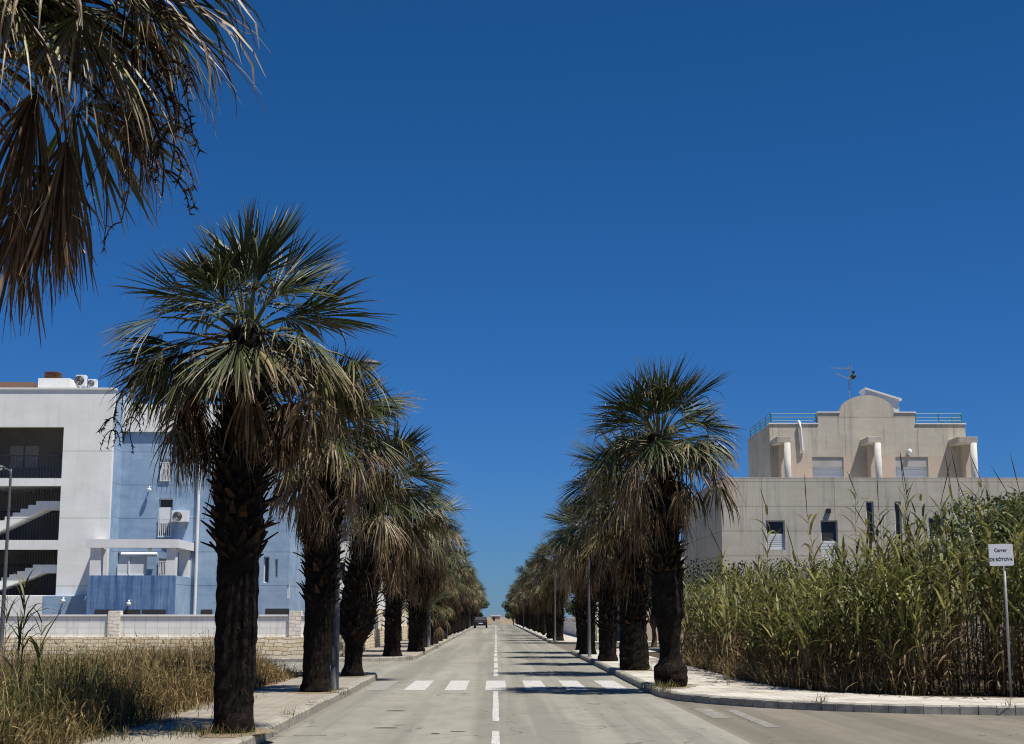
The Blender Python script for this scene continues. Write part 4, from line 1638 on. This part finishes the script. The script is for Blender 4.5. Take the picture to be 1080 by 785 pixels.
# roof: chimney, tiled roof, machine housing
m = MB()
a, b, c, d = px_rect(46, 79, 402, 411, YT + 2)
m.box(a, b, YT + 1.2, YT + 3, zt - .1, d)
A(m, 'roof_housing', M_WHITE)
ch = MB()
a, b, _, _ = px_rect(48, 63, 395, 410, YT + 1.6)
zc = Z_(402, YT + 2, 50)
for k in range(4):
    ch.box(a, b, YT + 1.3, YT + 2.0, zc + .004 + k * .085, zc + .05 + k * .085)
ch.box(a + .1, b - .1, YT + 1.4, YT + 1.9, zc, zc + .33)
A(ch, 'chimney', M_BROWN)
m = MB()
xa, xb = X_(-40, YT + 5, 400), X_(39, YT + 5, 400)
ze = Z_(410, YT + 4, 20)
zh = Z_(403, YT + 6, 20)
m.add([(xa, YT + 3.6, ze - .2), (xb, YT + 3.6, ze - .2), (xb - .4, YT + 6, zh), (xa, YT + 6, zh), (xb, YT + 9, ze - .2), (xa, YT + 9, ze - .2)], [(0, 1, 2, 3), (3, 2, 4, 5)], [(1, 4, 2)])
A(m, 'tiled_roof', M_ROOF)


def ac_unit(label, x, y, z, w=.85, h=.6, d=.32):
    root = thing('air_conditioner', label, 'air conditioner', (x, y, z), 'air conditioning units on the apartment building')
    m = MB()
    m.box(-w / 2, w / 2, -d, 0, 0, h)
    b = m.build('casing', M_SHUT, root, bevel=.015)
    m = MB()
    cxx = -w * .14
    for rr in (.25, .19, .13, .07):
        a = np.linspace(0, 2 * PI, 21)
        m.tube(np.stack([cxx + rr * np.cos(a) * h / .6, np.full(21, -d - .012), h / 2 + rr * np.sin(a) * h / .6], axis=1), .008, 4, False)
    m.build('fan_grille', M_GALV, root)
    m = MB()
    a = np.linspace(0, 2 * PI, 20, endpoint=False)
    m.ngon([(cxx + .25 * math.cos(t) * h / .6, -d - .004, h / 2 + .25 * math.sin(t) * h / .6) for t in a])
    m.build('fan', M_IRON, root)
    m = MB()
    for s in (-.3, .3):
        m.box(s * w - .02, s * w + .02, -d, .0, -.05, -.002)
        m.box(s * w - .02, s * w + .02, -.03, .0, -.3, -.05)
    m.build('bracket', M_GALV, root)
    return root


x, _, z = at(191, 551, YB)
ac_unit('white air conditioner mounted on the blue wall beside the grilled window', x, YB - .003, z, .72, .48)
x, _, _ = at(85, 404, YT + 1)
ac_unit('larger white air conditioner on the tower roof nearest the chimney', x, YT + 1.3, zt + .3, .42, .5)
ac_unit('smaller white air conditioner at the tower roof edge, beside the larger unit', x + .42, YT + 1.6, zt + .3, .35, .36)

# ------------------------------------------------------------------ white panelled wall with stone base
wl = thing('garden_wall', 'white panelled garden wall on a rough stone base in front of the apartment building', 'wall', (-14, 55.7, 0))
YW = 55.7
zs_, zw_, zpil = .84, 1.60, 1.80
xs_ = [-27.6, -20.85, -14.15, -7.45]
m = MB()
m.box(-32, -5.9, YW, YW + .45, -.02, zs_)
offset(m.build('stone_base', M_STONE), wl)
for i, xx in enumerate(xs_):
    m = MB()
    m.box(xx - .22, xx + .22, YW + .02, YW + .46, zs_ + .001, zpil)
    offset(m.build('pillar', M_PALE_STONE), wl)
ed = [-32] + xs_ + [-5.9]
for i in range(len(ed) - 1):
    a = ed[i] + (.222 if i else 0)
    b = ed[i + 1] - (.222 if i < len(ed) - 2 else 0)
    m = MB()
    m.box(a, b, YW + .12, YW + .34, zs_ + .001, zw_)
    p = offset(m.build('panel', M_PANEL), wl)
    m = MB()
    m.box(a, b, YW + .07, YW + .39, zw_ + .001, zw_ + .06)
    c_ = m.build('coping', M_TRIM)
    c_.parent = p
# return along the main street
wr = thing('garden_wall', 'stone garden wall with pillars running away along the street behind the palms', 'wall', (-5.7, 60, 0))
m = MB()
m.box(-6.05, -5.7, 56.2, 118, -.02, 1.0)
offset(m.build('stone_base', M_STONE), wr)
for i, yy in enumerate(np.arange(56.6, 118, 6.0)):
    m = MB()
    m.box(-6.1, -5.65, yy, yy + .45, 1.001, 1.95)
    offset(m.build('pillar', M_STONE), wr)
    m = MB()
    m.box(-5.98, -5.78, yy + .452, yy + 5.998, 1.001, 1.72)
    offset(m.build('panel', M_PANEL), wr)

# ------------------------------------------------------------------ lesser houses
def simple_house(label, x0, x1, y0, y1, h, mat, windows, street_side=1, roofed=True, name='house'):
    root = thing(name, label, 'house', ((x0 + x1) / 2, y0, 0))
    holes = [(a, b, c, d) for a, b, c, d in windows]
    m = MB()
    m.wall(x0, x1, -.02, h, y0, y0 + .25, holes)
    m.box(x0, x0 + .25, y0 + .252, y1, -.02, h)
    m.box(x1 - .25, x1, y0 + .252, y1, -.02, h)
    m.box(x0 + .252, x1 - .252, y1 - .25, y1, -.02, h)
    offset(m.build('wall', mat), root)
    m = MB()
    m.box(x0 - .15, x1 + .15, y0 - .15, y1 + .15, h + .001, h + .22)
    offset(m.build('roof', M_TRIM), root)
    for a, b, c, d in holes:
        m = MB()
        m.box(a, b, y0 + .1, y0 + .15, c, d)
        offset(m.build('window', M_GLASS), root)
    return root


hx0, hx1 = X_(300, 84, 600), X_(385, 84, 600)
wh = simple_house('plain white house with a brown timber screen beyond the blue building', hx0, hx1, 84, 92, Z_(560, 84, 340), M_WHITE, [(hx0 + 2.6, hx0 + 3.4, 3.6, 4.6)])
m = MB()
a, b, c, d = px_rect(306, 325, 619, 641, 83.8)
m.box(a, b, 83.6, 83.9, .2, d)
offset(m.build('timber_screen', M_BROWN), wh)
simple_house('low white house half hidden by the palm row, past the plain white house', -13.5, -8.2, 104, 114, 5.6, M_WHITE, [(-12, -11, 3, 4.2), (-10, -9.2, 3, 4.2)])
simple_house('cream house behind the thicket side palms, past the second side street', 8.0, 15, 92, 102, 5.8, M_PEACH, [(9, 10, 3, 4.2), (11.5, 12.5, 3, 4.2)])
simple_house('pale house far along the street behind the thicket side palms', 7.5, 15, 128, 140, 6.0, M_WHITE, [(8.5, 9.5, 3, 4.2)])
simple_house('grey house far along the street behind the apartment side palms', -15, -7.5, 140, 152, 6.2, M_CONC, [(-10, -9, 3, 4.2)])

# boundary wall with a tan gate pillar past the second side street
rw = thing('garden_wall', 'pale garden wall with a tan pillar behind the thicket side palms', 'wall', (6, 88.5, 0))
m = MB()
m.box(6.0, 6.3, 88.6, 175, -.02, 1.5)
offset(m.build('wall_panel', M_PANEL), rw)
m = MB()
m.box(5.95, 6.4, 88.1, 88.55, -.02, 2.2)
offset(m.build('pillar', M_STONE), rw)
# dense garden trees behind both rows
tg = 'garden trees behind the palm rows'
for i, (tx, ty, th_, lab) in enumerate(((-9, 124, 5.0, 'dark garden tree behind the apartment side palms, past the low white house'), (-8.5, 165, 5.5, 'dark garden tree behind the apartment side palms, past the grey house'), (8.2, 78, 4.6, 'dark garden tree standing at the second side street behind the thicket side palms'),
                                      (9, 115, 5.4, 'dark garden tree past the cream house behind the thicket side palms'), (8.6, 160, 5.5, 'dark garden tree past the pale house on the thicket side'))):
    leafy_tree(lab, tx, ty, th_, 2.6, 4500, .16, (.04, .06, .022), 40 + i, 1.0, tg)
# bushy trees closing the two rows at the far end
xx = at(509, 655, 215)[0]
for i, (tx, ty, hh_, lab) in enumerate(((-3.5, 293, 4.6, 'last round green tree on the apartment side of the street end'), (3.4, 291, 4.4, 'last round green tree on the thicket side of the street end'))):
    leafy_tree(lab, tx, ty, hh_, 2.2, 3500, .2, (.06, .085, .028), 60 + i, .6, 'round trees closing the street')

# end of the street: a low tan house and pale sand bank
simple_house('small tan house closing the far end of the street', -.9, .8, 296, 300, 1.6, M_CONC_UP, [(-.6, -.2, .7, 1.4)])
bk = MB()
gx = np.linspace(-220, 220, 90)
gv, gq = [], []
rg = np.random.default_rng(2)
for j, (yy, hz_) in enumerate(((300, 0), (308, .5), (318, .9), (335, 1.0), (380, 0))):
    for k, x in enumerate(gx):
        gv.append((x, yy, hz_ * (1 + .3 * math.sin(x * .13 + j)) - .03))
for j in range(4):
    for k in range(89):
        a = j * 90 + k
        gq.append((a, a + 1, a + 91, a + 90))
bk.add(gv, gq)
kind(bk.build('sand_bank', M_EARTH, smooth=True), 'structure')

# ------------------------------------------------------------------ concrete house on the corner
YL, YU = 60.0, 62.6
ho = thing('concrete_house', 'grey concrete house with an arched gable and white columns above the reeds', 'house', (X_(900, YL), YL, 0))


def H(mb, name, mat, parent=None, **kw):
    o = mb.build(name, mat, None, **kw)
    if parent is None:
        offset(o, ho)
    else:
        o.parent = parent
    return o


lx0, lx1 = X_(761, YL, 550), X_(1160, YL, 550)
zl = Z_(505, YL, 900)
hw_ = [px_rect(808, 828, 549, 580, YL), px_rect(866, 884, 549, 592, YL), px_rect(914, 922, 529, 572, YL), px_rect(944, 951, 529, 570, YL), px_rect(980, 996, 546, 590, YL)]
m = MB()
m.wall(lx0, lx1, -.02, zl, YL, YL + .3, hw_)
m.box(lx0, lx0 + .3, YL + .302, YL + 12, -.02, zl)
m.box(lx1 - .3, lx1, YL + .302, YL + 12, -.02, zl)
m.box(lx0 + .302, lx1 - .302, YL + 11.7, YL + 12, -.02, zl)
H(m, 'wall', M_CONC)
m = MB()
m.box(lx0 + .3, lx1 - .3, YL + .302, YL + 11.7, zl - 1.15, zl - .95)
H(m, 'terrace_floor', M_TRIM)
m = MB()
m.box(lx0 - .003, lx1 + .003, YL - .003, YL + .31, zl + .001, zl + .05)
H(m, 'coping', M_CONC)
for i, (a, b, c, d) in enumerate(hw_):
    f = MB()
    t = .05
    f.box(a, b, YL + .1, YL + .16, c, c + t)
    f.box(a, b, YL + .1, YL + .16, d - t, d)
    f.box(a, a + t, YL + .1, YL + .16, c + t, d - t)
    f.box(b - t, b, YL + .1, YL + .16, c + t, d - t)
    wo = H(f, 'window', M_SHUT)
    p = MB()
    p.box(a + t, b - t, YL + .125, YL + .14, c + t, d - t)
    H(p, 'pane', M_GLASS, wo)
    if i in (0, 1, 4):
        s = MB()
        zc_ = c + (d - c) * (.55 if i == 0 else .5)
        for k in range(14):
            z0_ = c + t + (zc_ - c - t) * k / 14
            s.box(a + t, b - t, YL + .09 + (k % 2) * .006, YL + .12, z0_, z0_ + (zc_ - c - t) / 14 - .003)
        H(s, 'roller_shutter', M_SHUT, wo)
m = MB()
x, _, z = at(873.5, 539, YL)
m.box(x - .09, x + .09, YL - .1, YL - .003, z - .09, z + .09)
H(m, 'wall_lamp', M_IRON)

ux0, ux1 = X_(812, YU, 470), X_(1019, YU, 470)
zb = zl - .95
zu = Z_(447.5, YU, 900)
zst = Z_(435.5, YU, 900)
sw = [px_rect(857, 890, 482, 512, YU), px_rect(945, 979, 482, 512, YU)]
sw = [(a, b, zb + .001, d) for a, b, c, d in sw]
zpe = Z_(481.5, YU, 900)
m = MB()
m.wall(ux0, ux1, zb, zpe, YU, YU + .3, sw)
H(m, 'lower_wall_band', M_PEACH)
# upper wall with stepped parapet and arched gable
xs1, xs2 = X_(863, YU, 440), X_(886, YU, 440)
xs3, xs4 = X_(943.5, YU, 440), X_(965, YU, 440)
xc, hwid = (xs2 + xs3) / 2, (xs3 - xs2) / 2
ztop = Z_(417, YU, 915)
poly = [(ux0, zpe + .002), (ux1, zpe + .002), (ux1, zu), (xs4, zu), (xs4, zst), (xs3, zst)]
for i in range(1, 16):
    a = PI * i / 16
    poly.append((xc + hwid * math.cos(a), zst + (ztop - zst) * math.sin(a)))
poly += [(xs2, zst), (xs1, zst), (xs1, zu), (ux0, zu)]
m = MB()
m.extrude_xz(poly, YU, YU + .3)
H(m, 'gable_wall', M_CONC_UP)
m = MB()
m.box(ux0, ux0 + .3, YU + .302, YU + 5.5, zb, zu)
m.box(ux1 - .3, ux1, YU + .302, YU + 5.5, zb, zu)
m.box(ux0 + .302, ux1 - .302, YU + 5.2, YU + 5.5, zb, zu)
H(m, 'side_wall', M_CONC_UP)
m = MB()
m.box(ux0 + .3, ux1 - .3, YU + .302, YU + 5.2, zu - .6, zu - .4)
H(m, 'roof_deck', M_TRIM)
# copings of the parapet steps
m = MB()
m.box(ux0 - .04, xs1, YU - .04, YU + .34, zu + .001, zu + .05)
m.box(xs4, ux1 + .04, YU - .04, YU + .34, zu + .001, zu + .05)
m.box(xs1 - .04, xs2, YU - .04, YU + .34, zst + .001, zst + .05)
m.box(xs3, xs4 + .04, YU - .04, YU + .34, zst + .001, zst + .05)
H(m, 'coping', M_TRIM)
for a, b, c, d in sw:
    s = MB()
    zr = d - .42
    for k in range(16):
        z0_ = c + (zr - c) * k / 16
        s.box(a, b, YU + .16 + (k % 2) * .008, YU + .2, z0_, z0_ + (zr - c) / 16 - .003)
    so = H(s, 'roller_shutter', M_SHUT)
    s = MB()
    s.box(a, b, YU + .04, YU + .2, zr + .001, d - .002)
    H(s, 'shutter_box', M_DARKIN, so)
# canopies on white columns with fin walls
for px0, px1, pc in ((815, 834.5, 829), (911, 930, 925.5), (1006, 1031, 1024)):
    Yc = YU - 1.35
    a, b = X_(px0 + 4.5, Yc, 462), X_(px1, Yc, 462)
    zc1, zc0 = Z_(460.5, Yc, 900), Z_(467, Yc, 900)
    m = MB()
    m.box(a, b, Yc, YU - .003, zc0, zc1)
    co_ = H(m, 'canopy', M_CONC_UP, bevel=.01)
    m = MB()
    xx = b - .17
    m.tube([(xx, Yc + .07, zb), (xx, Yc + .07, zc0 - .002)], .14, 16)
    H(m, 'column', M_COLUMN, smooth=True)
    m = MB()
    m.box(b - .32, b - .08, Yc + .7, YU - .003, zb, zc0 - .003)
    H(m, 'fin_wall', M_PEACH)
# vent pipe and lamp
m = MB()
x, _, z0_ = at(845, 477, YU - .1)
_, _, z1_ = at(843, 447, YU - .1)
m.tube([(x - .02, YU + .1, z1_ + .12), (x - .03, YU - .1, z1_ + .05), (x, YU - .1, z1_ - .2), (x + .04, YU - .1, z0_ + .1), (x + .10, YU - .05, z0_)], .055, 8)
H(m, 'vent_pipe', M_TRIM, smooth=True)
m = MB()
x, _, z = at(959.5, 477, YU - .1)
m.tube([(x, YU - .1, z - .15), (x, YU - .1, z - .05), (x, YU - .1, z + .08), (x, YU - .1, z + .14)], [.03, .1, .1, .03], 8)
H(m, 'wall_lamp', M_LAMPW, smooth=True)
# teal railings
def rail(pts, z, h=.42, post=1.3):
    m = MB()
    P = resample(pts, post)
    for i in range(len(P)):
        m.tube([(P[i][0], P[i][1], z), (P[i][0], P[i][1], z + h)], .022, 6)
    for hh_ in (h, h * .62, h * .28):
        m.tube([(p[0], p[1], z + hh_) for p in pts], .018, 6)
    return H(m, 'railing', M_TEAL)


rail([(ux0 + .1, YU + 5.3), (ux0 + .1, YU + .15)], zu + .05)
rail([(ux0 + .12, YU + .15), (xs1 - .06, YU + .15)], zu + .05)
rail([(xs4 + .06, YU + .15), (ux1 - .1, YU + .15)], zu + .05)
rail([(ux1 - .1, YU + .17), (ux1 - .1, YU + 5.3)], zu + .05)
# white pitched roof of the stair head behind the gable
m = MB()
xa, xb = X_(909, YU + 1.6, 420), X_(944, YU + 1.6, 420)
za, zb2, zlow = Z_(413, YU + 1.6, 912), Z_(424, YU + 1.6, 940), zu - .4
m.extrude_xz([(xa, zlow), (xb, zlow), (xb, zb2), (xa, za)], YU + 1.0, YU + 1.9)
m.extrude_xz([(xa - .02, za + .002), (xb + .1, zb2 - .03), (xb + .1, zb2 + .05), (xa - .02, za + .08)], YU + .9, YU + 2.0)
H(m, 'stair_head_roof', M_SHUT)

# aerial
x, _, z0_ = at(896, 420, YU + .5)
an = thing('roof_aerial', 'thin television aerial standing on the arched gable of the concrete house', 'aerial', (x, YU + .5, z0_ - .1))
zz1 = Z_(386, YU + .5, 895) - (z0_ - .1)
m = MB()
m.tube([(0, 0, -.4), (0, 0, zz1)], .022, 6)
m.build('mast', M_GALV, an)
for zz, ln, tilt in ((zz1 - .1, .78, 0), (zz1 - .62, .55, .28)):
    m = MB()
    m.tube([(.12, -.04, zz - .02), (-ln, -.04, zz + tilt)], .013, 5)
    for k in range(8):
        t = k / 7
        xx = .1 + (-ln - .1) * t
        zt_ = zz + tilt * t
        m.tube([(xx, -.28 + .1 * t, zt_), (xx, .2 - .1 * t, zt_)], .008, 4)
    m.tube([(.12, -.04, zz - .2), (.12, -.04, zz + .18)], .01, 4)
    m.build('antenna_boom', M_GALV, an)
m = MB()
m.tube([(.1, -.05, zz1 - .55), (.22, -.05, zz1 - .45), (.2, -.05, zz1 - .25)], [.1, .12, .08], 8)
m.build('amplifier', M_IRON, an)


# ------------------------------------------------------------------ street lamps, sign, car
def lamp(label, x, y, side, h=6.6, z=.14):
    """side +1: arm reaches towards +X"""
    root = thing('street_lamp', label, 'street lamp', (x, y, z), 'grey street lamps along the kerbs')
    m = MB()
    m.tube([(0, 0, 0), (0, 0, .02), (0, 0, .9), (0, 0, 2.0), (0, 0, h - .2), (0, 0, h)], [.11, .085, .082, .068, .045, .04], 12, True)
    m.build('post', M_POST, root, smooth=True)
    m = MB()
    m.box(-.14, .14, -.14, .14, -.01, .02)
    m.build('base_plate', M_POST, root)
    m = MB()
    m.box(-.05, .05, -.088, -.08, .5, .85)
    m.build('access_door', M_POST, root)
    m = MB()
    m.tube([(0, 0, h - .12), (.1 * side, 0, h - .02), (.3 * side, 0, h + .03)], .028, 8)
    m.build('arm', M_POST, root)
    m = MB()
    pts, rad = [], []
    for t, r_ in ((0, .05), (.12, .10), (.35, .15), (.6, .16), (.85, .12), (1, .03)):
        pts.append(((.22 + .62 * t) * side, 0, h + .05))
        rad.append(r_)
    v_ = MB()
    v_.tube(pts, rad, 12)
    V = np.vstack(v_.v)
    up = V.copy()
    up[:, 2] = np.where(up[:, 2] > h + .05, h + .05 + (up[:, 2] - h - .05) * .7, h + .05 - .004)
    m.add(up, np.vstack(v_.q), np.vstack(v_.t))
    hd = m.build('lamp_head', M_POST, root, smooth=True)
    m = MB()
    dn = V.copy()
    dn = (dn - np.array([.56 * side, 0, 0])) * np.array([.82, .85, 1]) + np.array([.56 * side, 0, 0])
    dn[:, 2] = np.where(dn[:, 2] < h + .05, h + .045 + (dn[:, 2] - h - .05) * .85, h + .046)
    m.add(dn, np.vstack(v_.q), np.vstack(v_.t))
    bo = m.build('lamp_bowl', M_LAMPW, root, smooth=True)
    bo.parent = hd
    return root


l1 = lamp('dark grey street lamp on the kerb beside the second palm by the zebra crossing', -3.22, 30.2, 1, 6.55)
copy_thing(l1, (X_(8, 53.9, 560) + .0, 53.9, .14), PI, 1.03, 'street lamp with a pale bowl in the side street before the stair tower')
copy_thing(l1, (-3.25, 73, .14), 0, 1, 'street lamp on the apartment side kerb beside the low young palm')
copy_thing(l1, (-3.25, 98.5, .14), 0, 1, 'second street lamp past the side street on the apartment side kerb')
copy_thing(l1, (-3.25, 186, .14), 0, 1, 'farthest street lamp on the apartment side, near the parked car')
copy_thing(l1, (3.42, 55, .14), PI, .74, 'grey street lamp before a dark trunk on the thicket side kerb')
copy_thing(l1, (3.45, 87.5, .14), PI, .74, 'street lamp on the far corner of the second side street')
copy_thing(l1, (3.45, 186, .14), PI, .74, 'farthest street lamp on the thicket side kerb')

# street name sign
sx, sy, _ = gnd(1066.5, 735, .145)
sg = thing('street_sign', 'white street name sign on a thin grey pole before the reeds', 'sign', (sx, sy, .145))
m = MB()
zsg = Z_(597, sy, 1057) - .145
zst_ = Z_(574, sy, 1057) - .145
m.tube([(0, 0, 0), (0, 0, zst_ - .05)], .026, 10)
m.build('pole', M_GALV, sg, smooth=True)
m = MB()
wS, hS = .47, zst_ - zsg
r_ = .03
poly = []
for cx_, cz_, a0 in ((wS / 2 - r_, -hS / 2 + r_, -90), (wS / 2 - r_, hS / 2 - r_, 0), (-wS / 2 + r_, hS / 2 - r_, 90), (-wS / 2 + r_, -hS / 2 + r_, 180)):
    for i in range(5):
        a = R(a0 + 90 * i / 4)
        poly.append((cx_ + r_ * math.cos(a), cz_ + r_ * math.sin(a)))
m.extrude_xz(poly, -.015, .015)
pl = m.build('name_plate', M_SIGN, sg)
pl.location = (-.065, -.045, zsg + hS / 2)
pl.rotation_euler = (0, R(-1.5), R(6))
m = MB()
for q_ in (-.1, .1):
    m.box(-.03, .03, -.03, .032, q_ - .012, q_ + .012)
br = m.build('clamp', M_GALV, sg)
br.location = (0, 0, zsg + hS / 2)


def text(body, size, z, bold=.0):
    cu = bpy.data.curves.new('lettering', 'FONT')
    cu.body = body
    cu.size = size
    cu.align_x = 'CENTER'
    cu.align_y = 'CENTER'
    cu.extrude = .001
    cu.offset = bold
    tmp = bpy.data.objects.new('tmp_text', cu)
    C.objects.link(tmp)
    bpy.context.view_layer.update()
    me = bpy.data.meshes.new_from_object(tmp.evaluated_get(bpy.context.evaluated_depsgraph_get()))
    bpy.data.objects.remove(tmp)
    me.materials.clear()
    me.materials.append(M_INK)
    o = bpy.data.objects.new('lettering', me)
    C.objects.link(o)
    o.parent = pl
    o.rotation_euler = (PI / 2, 0, 0)
    o.location = (-.012, -.0175, z)
    return o


text('Carrer', .088, .085, .001)
text('DE RÒTOVA', .079, -.085, .0016)

# parked car, seen from behind, far down the street
car = thing('parked_car', 'dark estate car parked at the kerb far down the street', 'car', (-2.05, 204, 0))
M_CAR = plain('car_paint', (.02, .024, .032), .25, .6, var=.05)
M_TYRE = plain('tyre_rubber', (.015, .015, .015), .8, .2)
M_RED = plain('tail_lamp', (.10, .01, .01), .3, .5)
prof_ = [(-2.1, .35), (2.05, .35), (2.15, .7), (1.95, .92), (1.0, 1.0), (.35, 1.48), (-1.5, 1.52), (-2.0, 1.02), (-2.15, .9), (-2.18, .5)]
m = MB()
secs = []
for xx, k in ((-.88, .86), (-.82, 1), (.82, 1), (.88, .86)):
    secs.append([(xx * (1 - .12 * max(0, (zz - 1.0) / .5)), yy, .35 + (zz - .35) * (k if zz < 1.05 else 1)) for yy, zz in prof_])
nP = len(prof_)
for i in range(3):
    v = secs[i] + secs[i + 1]
    m.add(v, [(j, nP + j, nP + (j + 1) % nP, (j + 1) % nP) for j in range(nP)])
m.ngon(secs[0])
m.ngon(secs[3][::-1])
m.build('body', M_CAR, car, bevel=.04)
m = MB()
m.add([(-.66, -2.03, 1.06), (.66, -2.03, 1.06), (.58, -1.58, 1.46), (-.58, -1.58, 1.46)], [(0, 1, 2, 3)])
m.build('rear_window', M_GLASS, car)
for s in (-1, 1):
    m = MB()
    m.add([(s * .872, -1.6, 1.06), (s * .872, .7, 1.06), (s * .79, .3, 1.43), (s * .79, -1.4, 1.43)], [(0, 1, 2, 3)])
    m.build('side_window', M_GLASS, car)
    m = MB()
    m.box(s * .62, s * .86, -2.2, -2.1, .72, .98)
    m.build('tail_light', M_RED, car)
    for yy in (-1.3, 1.3):
        m = MB()
        m.tube([(s * .66, yy, .32), (s * .9, yy, .32)], .32, 18)
        w = m.build('wheel', M_TYRE, car)
        m = MB()
        m.tube([(s * .9, yy, .32), (s * .912, yy, .32)], .19, 12)
        rm = m.build('rim', M_GALV, car)
        rm.parent = w
m = MB()
m.box(-.26, .26, -2.21, -2.19, .58, .7)
m.build('number_plate', M_SHUT, car)
m = MB()
m.box(-.85, .85, -2.24, -2.12, .36, .52)
m.build('bumper', M_TYRE, car)

# ------------------------------------------------------------------ light, sky, camera
SUN_EL, AZ_BACK = 66.5, 36.0
to_sun = Vector((math.cos(R(SUN_EL)) * math.cos(R(AZ_BACK)), -math.cos(R(SUN_EL)) * math.sin(R(AZ_BACK)), math.sin(R(SUN_EL))))
sl_ = bpy.data.lights.new('sun', 'SUN')
sl_.energy = 5.0
sl_.angle = R(.53)
sl_.color = (1.0, .955, .88)
so = bpy.data.objects.new('sun', sl_)
so.rotation_euler = to_sun.to_track_quat('Z', 'Y').to_euler()
so.location = (20, -10, 60)
C.objects.link(so)

w = bpy.data.worlds.new('World')
bpy.context.scene.world = w
w.use_nodes = True
nt = w.node_tree
bg = nt.nodes['Background']
sky = nt.nodes.new('ShaderNodeTexSky')
sky.sky_type = 'NISHITA'
sky.sun_disc = False
sky.sun_elevation = R(SUN_EL)
sky.sun_rotation = R(90 + AZ_BACK)
sky.altitude = 0
sky.air_density = 1.0
sky.dust_density = 0
sky.ozone_density = 1.0
# the deep, clear blue of a dry summer noon: colour balance of the whole sky, one curve per channel
sepc = nt.nodes.new('ShaderNodeSeparateColor')
comb = nt.nodes.new('ShaderNodeCombineColor')
nt.links.new(sky.outputs[0], sepc.inputs[0])
for ch, (mid, power, gain) in enumerate(((1.48, 1.35, .19), (2.37, .97, 1.225), (4.05, 1.25, 3.92))):
    d_ = nt.nodes.new('ShaderNodeMath')
    d_.operation = 'DIVIDE'
    d_.inputs[1].default_value = mid
    nt.links.new(sepc.outputs[ch], d_.inputs[0])
    p_ = nt.nodes.new('ShaderNodeMath')
    p_.operation = 'POWER'
    p_.inputs[1].default_value = power
    nt.links.new(d_.outputs[0], p_.inputs[0])
    g_ = nt.nodes.new('ShaderNodeMath')
    g_.operation = 'MULTIPLY'
    g_.inputs[1].default_value = gain
    nt.links.new(p_.outputs[0], g_.inputs[0])
    nt.links.new(g_.outputs[0], comb.inputs[ch])
nt.links.new(comb.outputs[0], bg.inputs['Color'])
bg.inputs['Strength'].default_value = .056

cam = bpy.data.cameras.new('camera')
cam.sensor_width = 36
cam.lens = F / 1080 * 36
cam.clip_end = 6000
co = bpy.data.objects.new('camera', cam)
co.location = (0, 0, EYE)
co.rotation_euler = (PI / 2 + PITCH, 0, YAW)
C.objects.link(co)
sc = bpy.context.scene
sc.camera = co
sc.view_settings.view_transform = 'Standard'
sc.view_settings.look = 'None'
sc.view_settings.exposure = .3
sc.view_settings.gamma = 1
sc.view_settings.use_curve_mapping = False
sc.cycles.max_bounces = 6
sc.cycles.diffuse_bounces = 2
sc.cycles.transparent_max_bounces = 8
sc.cycles.use_denoising = True
sc.cycles.denoising_prefilter = 'ACCURATE'
sc.cycles.filter_width = 1.1
sc.cycles.sample_clamp_indirect = 4
